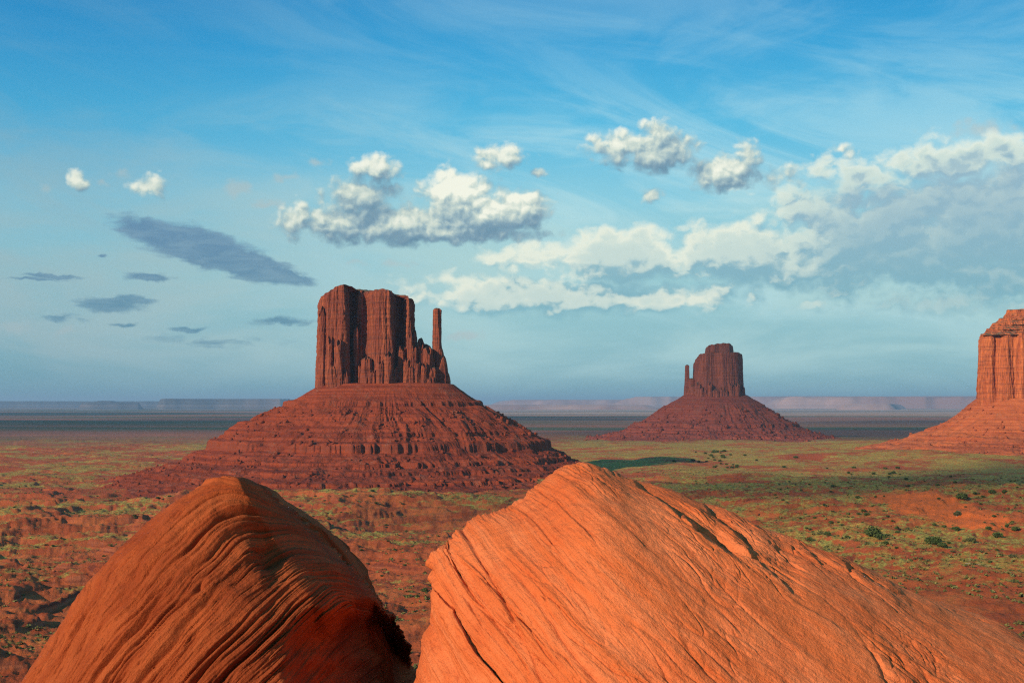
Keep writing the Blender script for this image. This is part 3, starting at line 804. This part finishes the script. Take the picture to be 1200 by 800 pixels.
# ------------------------------------------------------------------ junipers and scrub
def foliage_mesh(name, seed, rx, rz, n, leaf, lobes, mat):
    R = np.random.RandomState(seed)
    cs = R.normal(size=(lobes, 3)); cs /= np.linalg.norm(cs, axis=1)[:, None]
    cs = cs*np.array([rx*0.62, rx*0.62, rz*0.45])*(0.4+0.6*R.rand(lobes, 1)); cs[:, 2] = np.abs(cs[:, 2])*0.9+rz*0.42
    rs = rx*(0.30+0.25*R.rand(lobes))
    which = R.randint(0, lobes, n)
    d = R.normal(size=(n, 3)); d /= np.linalg.norm(d, axis=1)[:, None]
    p = cs[which] + d*(rs[which]*(0.55+0.5*R.rand(n)))[:, None]*np.array([1, 1, 0.8])
    p[:, 2] = np.maximum(p[:, 2], 0.12*rz*R.rand(n))
    a = R.normal(size=(n, 3)); a /= np.linalg.norm(a, axis=1)[:, None]
    c = np.cross(a, R.normal(size=(n, 3))); c /= np.linalg.norm(c, axis=1)[:, None]
    s = leaf*(0.6+0.8*R.rand(n))[:, None]
    V = np.stack([p-a*s-c*s*0.5, p+a*s-c*s*0.5, p+a*s*0.7+c*s*0.6, p-a*s*0.7+c*s*0.6], 1).reshape(-1, 3)
    me = make_mesh(name, V, np.arange(4*n).reshape(-1, 4), smooth=False); me.materials.append(mat)
    return me

def trunk_mesh(name, seed, h, r0, mat, spread=1.0, forks=4):
    r = random.Random(seed); P = Parts()
    def limb(p0, p1, ra, rb, bend):
        n = 7; t = np.linspace(0, 1, 6)[:, None]; th = np.linspace(0, 2*math.pi, n, endpoint=False)[None]
        mid = (np.array(p0)+np.array(p1))/2+np.array(bend)
        c = (1-t)**2*np.array(p0)+2*t*(1-t)*mid+t**2*np.array(p1)
        rr = ra+(rb-ra)*t
        G = np.stack([c[:, 0:1]+rr*np.cos(th), c[:, 1:2]+rr*np.sin(th), c[:, 2:3]+0*th], -1)
        P.grid(G, wrap=True)
    limb((0, 0, -0.3), (0.1*h, 0, h*0.4), r0, r0*0.7, (0.08*h, 0.05*h, 0))
    for i in range(forks):
        a = 6.28*i/forks+r.random()
        e = (math.cos(a)*h*0.42*spread, math.sin(a)*h*0.42*spread, h*(0.75+0.3*r.random()))
        limb((0.1*h, 0, h*0.34), e, r0*0.6, r0*0.15, (r.uniform(-.1, .1)*h, r.uniform(-.1, .1)*h, -0.05*h))
    me = P.mesh(name); me.materials.append(mat); return me

variants = []
for i in range(4):
    variants.append((foliage_mesh('crown', 50+i, 1.0, 0.95, 900, 0.085, 9+i, M_leaf), trunk_mesh('trunk', 70+i, 0.8, 0.09, M_bark)))
olive = (foliage_mesh('crown', 61, 1.0, 0.8, 600, 0.08, 9, M_leaf2), trunk_mesh('trunk', 81, 0.8, 0.08, M_bark))
pale = (foliage_mesh('crown', 62, 1.0, 1.0, 700, 0.085, 8, M_leaf2), trunk_mesh('trunk', 82, 1.0, 0.10, M_dead, 1.2, 5))

GRP = 'junipers scattered over the plain at right'
# px, py of the foot, width in px, variant, label
J = [(1093,637,26,0,'widest bushy dark green juniper, left of the pair in front of the orange bare clearing'),
     (1105,641,17,1,'smaller juniper pressed against the right side of the widest juniper'),
     (1024,628,30,2,'broad low dark green juniper alone in the middle of the right hand plain'),
     (1033,632,16,0,'small rounded juniper joined to the right end of the broad low juniper'),
     (1038,638,11,3,'tiny juniper just below the broad low juniper'),
     (1127,584,20,1,'dark juniper standing just right of the bare orange clearing'),
     (1122,605,15,'pale','thin juniper with pale leaning bare trunk below the orange clearing'),
     (1162,578,13,2,'left of two round junipers on the far grassy rise near the right edge'),
     (1177,578,10,3,'right of two round junipers on the far grassy rise near the right edge'),
     (1120,622,13,0,'round dense juniper alone below the pale trunked juniper'),
     (1137,634,17,'olive','dull olive half bare bush between the widest juniper and the right edge'),
     (1170,629,17,1,'low dark juniper at right, nearest the group of three by the edge'),
     (1158,620,11,2,'left juniper of the group of three by the right edge'),
     (1180,618,9,3,'middle juniper of the group of three by the right edge'),
     (1190,622,13,0,'rightmost juniper of the group of three by the right edge'),
     (1186,653,14,'olive','greyish olive bush nearest the viewer at the right edge'),
     (1165,606,8,1,'small juniper on bare orange soil above the group of three'),
     (1005,584,10,2,'round juniper above and left of the broad low juniper, alone on grass'),
     (1026,583,6,3,None),(1012,600,8,0,'upper bush of the small cluster at the centre of the right hand plain'),(1006,603,7,1,'left bush of the small cluster at the centre of the right hand plain'),(1016,604,9,2,'right bush of the small cluster at the centre of the right hand plain'),
     (966,593,7,3,None),(974,614,9,1,'dark round juniper left of the small cluster, just over the boulder'),(970,627,12,2,'low spreading juniper directly above the boulder slope'),(993,630,8,0,'small round juniper between the spreading juniper and the broad low juniper'),
     (949,634,12,3,'leftmost low juniper peeking over the boulder slope'),(976,571,8,0,'tall dark juniper at the far edge of the sunlit grass'),(939,575,5,1,None),(1062,562,7,2,None),(1064,570,9,'olive',None),(1099,569,7,1,None),
     (1064,620,8,'olive',None),(1095,616,7,2,None),(1079,655,8,'olive',None),(1160,659,7,1,None),(1142,580,7,3,None),(1152,583,7,2,None),(1100,585,6,0,None),(925,565,5,2,None),(1114,559,6,3,None),(1119,566,6,1,None),
     (436,576,7,2,'small dark bush at the foot of the large butte'),(497,693,11,1,'green bush in the gap between the two boulders'),(489,700,8,3,None)]
_r = random.Random(21)
for _ in range(60):
    _px = _r.uniform(900, 1198); _py = _r.uniform(562, 648)
    if _py < 590+(_px-900)*0.16 + 8 or abs(_px-1082) > 40 or abs(_py-590) > 13:
        if _py < 640-(1000-_px)*0.35 or _px > 1000: J.append((_px, _py, _r.uniform(3.5, 7)*(0.7+0.6*(_py-560)/90), _r.choice([0, 1, 2, 3, 'olive']), None))
for i, (px, py, w, v, lab) in enumerate(J):
    x, y, z = px_ground(px, py)
    s = w/F*y/2*0.88
    cr, tr = {'pale': pale, 'olive': olive}.get(v) or variants[v]
    t = empty('juniper', (x, y, z-0.08*s)); t.rotation_euler = (0, 0, random.uniform(0, 6.28)); t.scale = (s, s, s*random.uniform(0.85, 1.1))
    tag(t, lab or 'small round juniper bush scattered over the sunlit plain at right', 'juniper', GRP)
    link('crown', cr, None, t); link('trunk', tr, None, t)
_r = random.Random(77)
for _ in range(70):
    _px = _r.choice([_r.uniform(5, 230), _r.uniform(330, 520)]); _py = _r.uniform(578, 690 if _px < 140 or _px > 420 else 610)
    x, y, z = px_ground(_px, _py)
    s = _r.uniform(3, 7.5)/F*y/2*0.85
    cr, tr = _r.choice(variants+[olive])
    t = empty('shrub', (x, y, z-0.1*s)); t.rotation_euler = (0, 0, _r.uniform(0, 6)); t.scale = (s, s, s*0.8)
    tag(t, 'small dark shrub on the broken red ground behind the left boulder', 'shrub', 'shrubs on the broken ground at left')
    link('crown', cr, None, t); link('trunk', tr, None, t)
# clump of far trees in the shaded flat
R = random.Random(4)
far_grp = 'far dark trees in the shaded flat before the distant butte'
for i in range(46):
    px = R.gauss(835, 28) if i < 34 else R.uniform(880, 1060); py = R.uniform(528, 549) if i < 34 else R.uniform(548, 560)
    x, y, z = px_ground(px, py)
    s = R.uniform(3.0, 6.5)/F*y/2
    cr, tr = variants[i % 4]
    t = empty('juniper', (x, y, z-0.1*s)); t.rotation_euler = (0, 0, R.uniform(0, 6)); t.scale = (s*1.1, s*1.1, s)
    tag(t, 'tiny dark tree in the cluster on the shaded flat below the distant butte' if i < 34 else 'tiny dark tree in the line along the far shaded grass', 'juniper', far_grp if i < 34 else 'far dark trees along the shaded grass')
    link('crown', cr, None, t)
    if i < 34: pass
    link('trunk', tr, None, t)

def build_sage():
    R = np.random.RandomState(99)
    n = 52000
    a = np.radians(R.uniform(-25, 25, n)); r = 230*np.exp(R.rand(n)*math.log(1500/230))
    x = r*np.sin(a); y = r*np.cos(a); z = terrain_h(x, y)
    zx = terrain_h(x+2, y)-z; zy = terrain_h(x, y+2)-z
    flat = np.hypot(zx, zy)/2 < 0.28
    dens = fbm(x/85, y/85, 0, 4, 901)+0.10*(x > 0)
    bx, by, bz = px_ground(1085, 590)
    clear = np.hypot((x-bx)/23, (y-by)/100) < 0.95
    keep = flat & (dens > -0.05) & (R.rand(n) < 0.9) & ~clear
    x, y, z = x[keep], y[keep], z[keep]; n = len(x)
    s = 0.45+1.15*R.rand(n)**3
    k = 9
    d = R.normal(size=(n, k, 3)); d /= np.linalg.norm(d, axis=-1)[..., None]; d[..., 2] = np.abs(d[..., 2])*0.8
    p = np.stack([x, y, z], -1)[:, None]+d*s[:, None, None]*(0.3+0.6*R.rand(n, k, 1))
    A = R.normal(size=(n, k, 3)); A /= np.linalg.norm(A, axis=-1)[..., None]
    B = np.cross(A, R.normal(size=(n, k, 3))); B /= np.linalg.norm(B, axis=-1)[..., None]
    q = s[:, None, None]*0.42
    V = np.stack([p-A*q-B*q*.6, p+A*q-B*q*.6, p+A*q*.6+B*q*.6, p-A*q*.6+B*q*.6], 2).reshape(-1, 3)
    me = make_mesh('sagebrush', V, np.arange(len(V)).reshape(-1, 4), smooth=False)
    o = link('sagebrush', me, M_sage)
    tag(o, 'low sagebrush and dry tufts sprinkled over the red desert floor', 'sagebrush', kind='stuff')
build_sage()

def build_stones():
    R = np.random.RandomState(5)
    n = 5200
    a = np.radians(R.uniform(-25, 25, n)); r = 230*np.exp(R.rand(n)*math.log(1200/230))
    x = r*np.sin(a); y = r*np.cos(a)
    keep = fbm(x/60, y/60, 0, 3, 931) > 0.08
    x, y = x[keep], y[keep]; z = terrain_h(x, y); n = len(x)
    base = np.array([[-1,-1,-1],[1,-1,-1],[1,1,-1],[-1,1,-1],[-.75,-.8,1],[.8,-.7,1],[.7,.8,1],[-.8,.75,1]], float)
    fc = np.array([[0,3,2,1],[4,5,6,7],[0,1,5,4],[1,2,6,5],[2,3,7,6],[3,0,4,7]])
    s = 0.2+1.3*R.rand(n)**5
    V = base[None]*s[:, None, None]*0.6*(0.6+0.8*R.rand(n, 1, 3))*np.array([1.2, 1.2, 0.6])+R.normal(size=(n, 8, 3))*s[:, None, None]*0.1
    az = R.rand(n)*6.28; X = V[..., 0]*np.cos(az)[:, None]-V[..., 1]*np.sin(az)[:, None]; Yv = V[..., 0]*np.sin(az)[:, None]+V[..., 1]*np.cos(az)[:, None]
    V = np.stack([X+x[:, None], Yv+y[:, None], V[..., 2]+z[:, None]], -1)
    me = make_mesh('stones', V.reshape(-1, 3), (fc[None]+8*np.arange(n)[:, None, None]).reshape(-1, 4), smooth=False)
    tag(link('loose_stones', me, M_talus_m), 'loose red stones lying over the desert floor', 'stones', kind='stuff')
build_stones()

# fallen pale log on the bare red slope at right
def build_log():
    a = px_ground(1131, 660); b = px_ground(1176, 668)
    a = np.array(a); b = np.array(b); b[1] = a[1]-4; b[2] = float(terrain_h(b[0], b[1]))
    n = 24; t = np.linspace(0, 1, n)[:, None]; th = np.linspace(0, 2*math.pi, 8, endpoint=False)[None]
    c = a[None]+(b-a)[None]*t; c[:, 1] += np.sin(t[:, 0]*5)*0.6
    c[:, 2] = terrain_h(c[:, 0], c[:, 1])+0.10
    rr = 0.13*(1-t*0.75)*(1+0.15*np.sin(t*40))
    G = np.stack([c[:, 0:1]+0*th, c[:, 1:2]+rr*np.cos(th), c[:, 2:3]+rr*np.sin(th)], -1)
    P = Parts(); P.grid(G, wrap=True)
    me = P.mesh('fallen_log', origin=tuple(a))
    o = link('fallen_log', me, M_dead); o.location = tuple(a)
    tag(o, 'long thin pale dead log lying on the bare red slope at right', 'log')
build_log()

# ------------------------------------------------------------------ clouds that shade the land (they stand behind and above the viewer)
M_cloud2 = M_cloud.copy(); M_cloud2.name = 'dense_cloud_vapour'
for _n in M_cloud2.node_tree.nodes:
    if _n.type == 'PRINCIPLED_VOLUME': _n.inputs['Density'].default_value = 0.004

def build_cloud(gx, gy, rx, ry, alt, seed, thick=420):
    """cumulus whose shadow falls round ground point (gx, gy)"""
    t = (alt+80)/SUN[2]
    cx, cy = gx+SUN[0]*t, gy+SUN[1]*t
    n, m = 90, 60
    th = np.linspace(0, 2*math.pi, n, endpoint=False)[None]; ph = np.linspace(math.pi, 0.0, m)[:, None]
    x = np.sin(ph)*np.cos(th); y = np.sin(ph)*np.sin(th); z = np.cos(ph)+0*th
    d = 1+0.30*fbm(x*1.6, y*1.6, z*1.6+seed, 5, seed)
    X, Y, Z = x*d*rx, y*d*ry, np.where(z > 0, z*d*thick, z*d*thick*0.25)
    G = np.stack([X, Y, Z], -1)
    P = Parts(); P.grid(G, wrap=True)
    o = link('cloud', P.mesh('cloud'), M_cloud if gy > 1500 else M_cloud2); o.location = (cx, cy, alt)
    tag(o, kind='structure')
for i, (gx, gy, rx, ry) in enumerate([
        (560, 3300, 800, 800),          # distant butte
        (-3300, 5200, 2600, 2100), (-5600, 10800, 3600, 1900),      # left plain
        (-700, 7400, 1500, 1700),
        (3000, 5900, 1900, 1100),
        (760, 1210, 600, 170),
        ]):
    build_cloud(gx, gy, rx, ry, 4500, 40+i, 900 if gy < 1500 else 420)

# ------------------------------------------------------------------ haze
def build_haze():
    bpy.ops.mesh.primitive_cube_add(size=1)
    o = bpy.context.object; o.name = 'haze'
    z0, z1 = -150.0, 330.0
    o.dimensions = (146000, 146000, z1-z0); o.location = (0, 0, (z0+z1)/2)
    m = bpy.data.materials.new('haze'); m.use_nodes = True; nt = m.node_tree; nt.nodes.clear(); T = NT(nt)
    out = T.n('ShaderNodeOutputMaterial')
    v = T.n('ShaderNodeVolumePrincipled', {'Color': (0.62, 0.80, 0.95), 'Density': HAZE, 'Anisotropy': 0.2})
    T.l.new(v.outputs[0], out.inputs['Volume'])
    o.data.materials.append(m)
    tag(o, 'thin pale blue air haze over the whole plain', 'haze', kind='stuff')
HAZE = 3.2e-5
build_haze()

# ------------------------------------------------------------------ sky
def build_world():
    w = bpy.data.worlds.new('World'); bpy.context.scene.world = w; w.use_nodes = True
    nt = w.node_tree; nt.nodes.clear(); T = NT(nt)
    out = T.n('ShaderNodeOutputWorld'); bg = T.n('ShaderNodeBackground'); T.l.new(bg.outputs[0], out.inputs[0])
    K = 0.10
    bg.inputs[1].default_value = K
    sky = T.n('ShaderNodeTexSky', sky_type='NISHITA', sun_disc=False, sun_elevation=SUN_EL, sun_rotation=math.atan2(SUN_H[0], SUN_H[1]),
              altitude=1600, air_density=1.0, dust_density=1.2, ozone_density=2.5)
    base = sky.outputs[0]
    dirv = T.n('ShaderNodeTexCoord').outputs['Generated']
    s = T.sep(dirv)
    az = T.m('ARCTAN2', s[0], s[1]); el = T.m('ARCSINE', s[2])
    U = T.m('MULTIPLY', az, F); V = T.m('MULTIPLY', el, F)
    def uv(px, py):
        tx = (px-CX)/F; tz = (HY-py)/F
        a = math.atan(tx); e = math.atan(tz/math.sqrt(1+tx*tx))
        return a*F, e*F
    def srgb(r, g, b):
        f = lambda c: (c/255/12.92 if c <= 10.3 else ((c/255+0.055)/1.055)**2.4)
        return (f(r)/K, f(g)/K, f(b)/K)
    UV = T.xyz(U, V, 0.0)
    # clear sky: the Nishita sky, tinted to the photograph's deep blue and cyan horizon
    vel = T.m('DIVIDE', V, 474.0)
    grad = T.n('ShaderNodeValToRGB'); cr = grad.color_ramp
    stops = [(0.0, srgb(112, 168, 182)), (0.10, srgb(122, 180, 192)), (0.30, srgb(150, 205, 212)), (0.50, srgb(135, 208, 228)), (0.68, srgb(86, 190, 228)), (0.84, srgb(56, 168, 220)), (1.0, srgb(38, 148, 208))]
    cr.elements[0].position = 0; cr.elements[0].color = (*stops[0][1], 1); cr.elements[1].position = 1; cr.elements[1].color = (*stops[-1][1], 1)
    for p, c in stops[1:-1]:
        e = cr.elements.new(p); e.color = (*c, 1)
    T.put(grad.inputs[0], vel)
    clear = T.mix(0.93, base, grad.outputs[0])
    lf = T.ss(U, 100.0, -620.0)
    clear = T.mix(T.m('MULTIPLY', T.m('MULTIPLY', lf, 0.5), T.ss(V, 120.0, 330.0, 0.45, 1.0)), clear, T.mix(1.0, clear, (0.38, 0.58, 0.74), 'MULTIPLY'))
    # thin cirrus veil
    wp = T.v('ADD', T.xyz(T.m('MULTIPLY', U, 0.0030), T.m('MULTIPLY', V, 0.0115), 0.0), T.v('SCALE', T.noise(UV, 0.003, 3, 0.5, dim='2D', out=1), 0.8))
    c1 = T.noise(wp, 1.0, 7, 0.60, 0.4, dim='2D')
    rotU = T.m('ADD', T.m('MULTIPLY', U, 0.0024), T.m('MULTIPLY', V, -0.0020)); rotV = T.m('ADD', T.m('MULTIPLY', U, 0.004), T.m('MULTIPLY', V, 0.013))
    c2 = T.noise(T.xyz(rotU, rotV, 5.0), 1.0, 7, 0.62, 0.6, dim='2D')
    midband = T.m('MULTIPLY', T.ss(V, 20.0, 140.0), T.ss(V, 400.0, 230.0, 0.22, 1.0))
    rt = T.ss(U, -500.0, 300.0, 0.55, 1.0)
    a1 = T.m('MULTIPLY', T.m('MULTIPLY', T.ss(c1, 0.42, 0.72), 0.80), T.m('MULTIPLY', midband, rt))
    a2 = T.m('MULTIPLY', T.m('MULTIPLY', T.ss(c2, 0.44, 0.72), 0.65), T.m('MULTIPLY', midband, rt))
    veilc = T.mix(lf, srgb(196, 232, 236), srgb(142, 176, 188))
    col = T.mix(a1, clear, veilc); col = T.mix(a2, col, veilc)

    def mask(P, masks, k=0.12, rot=0.0):
        """soft union of ellipses; rot in radians turns the frame"""
        best = None
        c, sn = math.cos(rot), math.sin(rot)
        if rot:
            P = T.xyz(T.v('DOT_PRODUCT', P, (c, sn, 0.0)), T.v('DOT_PRODUCT', P, (-sn, c, 0.0)), 0.0)
        for (px, py, rx, ry, pw) in masks:
            u, v = uv(px, py); u, v = u*c+v*sn, -u*sn+v*c
            dd = T.v('LENGTH', T.v('MULTIPLY_ADD', P, (1/rx, 1/ry, 0.0), (-u/rx, -v/ry, 0.0)))
            mm = T.m('MULTIPLY_ADD', dd, -pw, pw)
            best = mm if best is None else T.m('SMOOTH_MAX', best, mm, k)
        return best
    def warp(P, sc, amt, det=3):
        return T.v('ADD', P, T.v('SCALE', T.v('SUBTRACT', T.noise(P, sc, det, 0.55, dim='2D', out=1), (0.5, 0.5, 0.5)), amt))
    def puff(P, sc, det, vo=0.5, stretch=1.0):
        """cauliflower texture, about -0.5 to 0.5"""
        Q = T.v('MULTIPLY', P, (1.0, stretch, 1.0))
        n = T.m('SUBTRACT', T.noise(Q, sc, det, 0.62, 0.0, dim='2D'), 0.5)
        vr = T.n('ShaderNodeTexVoronoi', {'Vector': Q, 'Scale': sc*1.5, 'Detail': 1.0, 'Roughness': 0.5}, voronoi_dimensions='2D', feature='F1')
        return T.m('ADD', n, T.m('MULTIPLY', T.m('SUBTRACT', 0.47, vr.outputs['Distance']), vo))
    off = lambda P, du, dv: T.v('ADD', P, (du, dv, 0.0))

    # pale milky air low over the plain
    lowv = T.m('MULTIPLY', T.ss(V, 0.0, 60.0, 0.25, 1.0), T.ss(V, 300.0, 150.0))
    stre = T.noise(T.v('MULTIPLY', UV, (0.0035, 0.014, 0.0)), 1.0, 5, 0.6, 0.3, dim='2D')
    col = T.mix(T.m('MULTIPLY', lowv, T.ss(stre, 0.28, 0.68, 0.25, 0.95)), col, T.mix(lf, srgb(180, 218, 218), srgb(158, 188, 194)))

    # big soft bank low at right and centre
    bank = [(1190,262,260,80,1.0),(1030,280,170,80,1.0),(890,300,120,44,1.0),(725,300,85,36,1.3),(640,348,170,26,1.1),(860,292,90,34,1.2),(1140,188,120,28,0.8),(1000,205,70,20,0.6),(770,350,140,22,0.8),(1230,330,220,60,0.7),(620,305,60,18,0.5),(530,330,60,14,0.4)]
    BW = warp(UV, 0.012, 34.0)
    bm = mask(BW, bank, 0.2)
    PW = warp(UV, 0.05, 12.0, 2); n0 = puff(PW, 0.020, 7, 0.45, 1.5); n1 = puff(off(PW, -5, 9), 0.020, 5, 0.45, 1.5)
    d0 = T.m('ADD', T.m('MULTIPLY_ADD', n0, 0.95, bm), 0.14)
    bm2 = mask(off(BW, -8, 24), bank, 0.2)
    al = T.ss(d0, -0.02, 0.52)
    rel = T.m('ADD', T.m('MULTIPLY', T.m('SUBTRACT', n0, n1), 1.5), T.m('MULTIPLY', T.m('SUBTRACT', bm, bm2), 0.9))
    lit = T.ss(rel, -0.40, 0.50)
    edge = T.ss(d0, 1.0, 0.15)
    lu = T.m('MULTIPLY', T.ss(U, 420.0, 260.0, 0.35, 1.0), 1.0)      # the right end stays in its own shade
    top = T.ss(V, 205.0, 270.0)
    lit = T.m('MULTIPLY', lit, T.m('MAXIMUM', T.m('MULTIPLY', lu, T.m('ADD', 0.45, T.m('MULTIPLY', edge, 0.55))), T.m('MULTIPLY', top, edge)))
    body = T.mix(T.ss(V, 90.0, 250.0), srgb(126, 180, 194), T.mix(T.ss(U, -50.0, 330.0), srgb(168, 202, 208), srgb(150, 184, 200)))
    ramp0 = T.mix(T.ss(lit, 0.0, 0.55), body, srgb(212, 228, 218)); bc = T.mix(T.ss(lit, 0.5, 1.0), ramp0, srgb(250, 250, 228))
    col = T.mix(T.m('MULTIPLY', al, T.ss(V, 75.0, 125.0, 0.0, 0.93)), col, bc)

    # slate stratus on the left
    slab = [(190,276,72,20,1.2),(235,290,84,26,1.4),(285,308,80,21,1.3),(330,320,52,10,1.0)]
    slate = [(176,325,32,7,1.0),(128,357,46,10,0.9),(155,352,30,7,0.8),(60,322,42,3.5,0.8),(40,326,38,2.5,0.7),(222,385,24,4,0.9),(330,377,44,6,0.7),(150,380,22,3,0.7),(120,300,7,3,0.8),(75,372,40,5,0.5),(250,400,70,7,0.35)]
    SW = warp(UV, 0.03, 14.0, 4)
    sn = T.m('SUBTRACT', T.noise(T.v('MULTIPLY', UV, (0.022, 0.085, 0.0)), 1.0, 6, 0.6, 0.4, dim='2D'), 0.5)
    ds = T.m('MULTIPLY_ADD', sn, 1.1, T.m('MAXIMUM', mask(SW, slab, 0.2, -0.27), mask(SW, slate, 0.1)))
    slc = T.mix(T.ss(V, 80.0, 200.0), srgb(90, 140, 164), srgb(98, 136, 168))
    slc = T.mix(T.ss(sn, -0.15, 0.2), slc, T.mix(0.25, slc, srgb(160, 190, 200)))
    col = T.mix(T.m('MULTIPLY', T.ss(ds, 0.0, 0.50), 0.88), col, slc)

    # cumulus
    cum = [(345,262,26,22,0.9),(352,250,13,20,0.8),(440,196,36,17,1.1),(425,232,46,34,1.1),(400,262,62,26,1.2),(470,262,95,28,1.4),(535,228,50,34,1.4),(560,252,80,34,1.4),(612,246,42,28,1.3),(530,273,120,14,1.3),(380,236,11,12,0.6),
           (585,184,36,17,1.0),(632,203,12,7,0.8),(575,194,24,9,0.8),
           (725,175,44,22,1.1),(775,178,50,28,1.3),(770,152,24,16,0.9),(700,165,16,12,0.7),(850,203,44,24,1.3),(878,182,18,22,0.9),(765,228,13,13,0.6),
           (88,210,11,14,1.0),(96,216,13,10,0.9),(174,221,24,12,0.95),(180,216,12,14,0.7),
           (915,205,28,14,0.6),(985,178,24,9,0.5)]
    faint = [(55,221,13,8,0.9),(140,203,15,8,0.8),(122,216,10,5,0.6),(275,219,24,13,0.9),(335,208,18,7,0.8),(313,240,28,7,0.8),(372,190,16,8,0.7),(15,384,26,9,1.0),(70,388,16,6,0.9),(545,395,30,7,0.8),(470,310,30,6,0.6),(410,308,20,5,0.6),(1150,150,50,12,0.6)]
    CW = warp(UV, 0.035, 16.0, 4)
    cm = mask(CW, cum, 0.16)
    PW = warp(UV, 0.06, 9.0, 2); n0 = puff(PW, 0.034, 7, 0.50, 1.15); n1 = puff(off(PW, -3.0, 5.0), 0.034, 5, 0.50, 1.15)
    fm = T.m('MULTIPLY_ADD', n0, 1.0, mask(CW, faint, 0.1))
    col = T.mix(T.m('MULTIPLY', T.ss(fm, -0.1, 0.7), 0.62), col, T.mix(lf, srgb(186, 200, 200), srgb(168, 190, 194)))
    e0 = T.m('ADD', T.m('MULTIPLY_ADD', n0, 0.95, cm), 0.10)
    cm2 = mask(off(UV, -9, 20), cum, 0.16)
    al = T.ss(e0, -0.05, 0.62)
    lit = T.m('ADD', T.m('MULTIPLY', T.m('SUBTRACT', n0, n1), 1.25), T.m('MULTIPLY', T.m('SUBTRACT', cm, cm2), 0.75))
    lit = T.ss(lit, -0.95, 1.25)
    tu, tv = uv(548, 226)
    bright = T.ss(T.v('LENGTH', T.v('MULTIPLY', T.v('SUBTRACT', CW, (tu, tv, 0.0)), (1/85, 1/38, 0.0))), 1.2, 0.2)
    lit = T.m('ADD', lit, T.m('MULTIPLY', bright, 0.34), clamp=True)
    ramp = T.n('ShaderNodeValToRGB'); cr = ramp.color_ramp
    st = [(0.0, srgb(104, 142, 166)), (0.30, srgb(128, 160, 178)), (0.55, srgb(168, 192, 196)), (0.78, srgb(212, 224, 212)), (1.0, srgb(252, 252, 234))]
    cr.elements[0].position = 0; cr.elements[0].color = (*st[0][1], 1); cr.elements[1].position = 1; cr.elements[1].color = (*st[-1][1], 1)
    for p, c in st[1:-1]:
        e = cr.elements.new(p); e.color = (*c, 1)
    T.put(ramp.inputs[0], lit)
    cc = T.mix(T.m('MULTIPLY', lf, 0.6), ramp.outputs[0], T.mix(1.0, ramp.outputs[0], (0.80, 0.85, 0.86), 'MULTIPLY'))
    col = T.mix(T.m('MULTIPLY', al, 0.96), col, cc)
    # below the horizon the ground hides it; keep a quiet tone there
    T.put(bg.inputs[0], col)
    w.cycles.sampling_method = 'MANUAL'; w.cycles.sample_map_resolution = 512
build_world()

sl = bpy.data.lights.new('sun', 'SUN'); sl.energy = 5.0; sl.angle = math.radians(0.53); sl.color = (1.0, 0.86, 0.70)
so = bpy.data.objects.new('sun', sl); C.objects.link(so)
so.rotation_euler = Vector(SUN).to_track_quat('Z', 'Y').to_euler(); so.location = (-40, -30, 60)

# ------------------------------------------------------------------ camera and render
cam = bpy.data.cameras.new('camera'); co = bpy.data.objects.new('camera', cam); C.objects.link(co)
co.location = (0, 0, 0); co.rotation_euler = (math.radians(90), 0, 0)
cam.sensor_width = 36; cam.lens = 36*F/1200; cam.shift_y = (HY-400)/1200; cam.clip_start = 0.05; cam.clip_end = 300000
sc = bpy.context.scene; sc.camera = co
sc.view_settings.view_transform = 'Standard'; sc.view_settings.look = 'None'; sc.view_settings.exposure = 0.0; sc.view_settings.gamma = 1
sc.view_settings.use_curve_mapping = False
sc.render.engine = 'CYCLES'; sc.cycles.pixel_filter_type = 'BLACKMAN_HARRIS'; sc.cycles.filter_width = 1.2
sc.cycles.use_denoising = False
sc.cycles.max_bounces = 4; sc.cycles.diffuse_bounces = 1; sc.cycles.volume_bounces = 0
sc.cycles.use_adaptive_sampling = True; sc.cycles.adaptive_threshold = 0.01; sc.cycles.adaptive_min_samples = 16
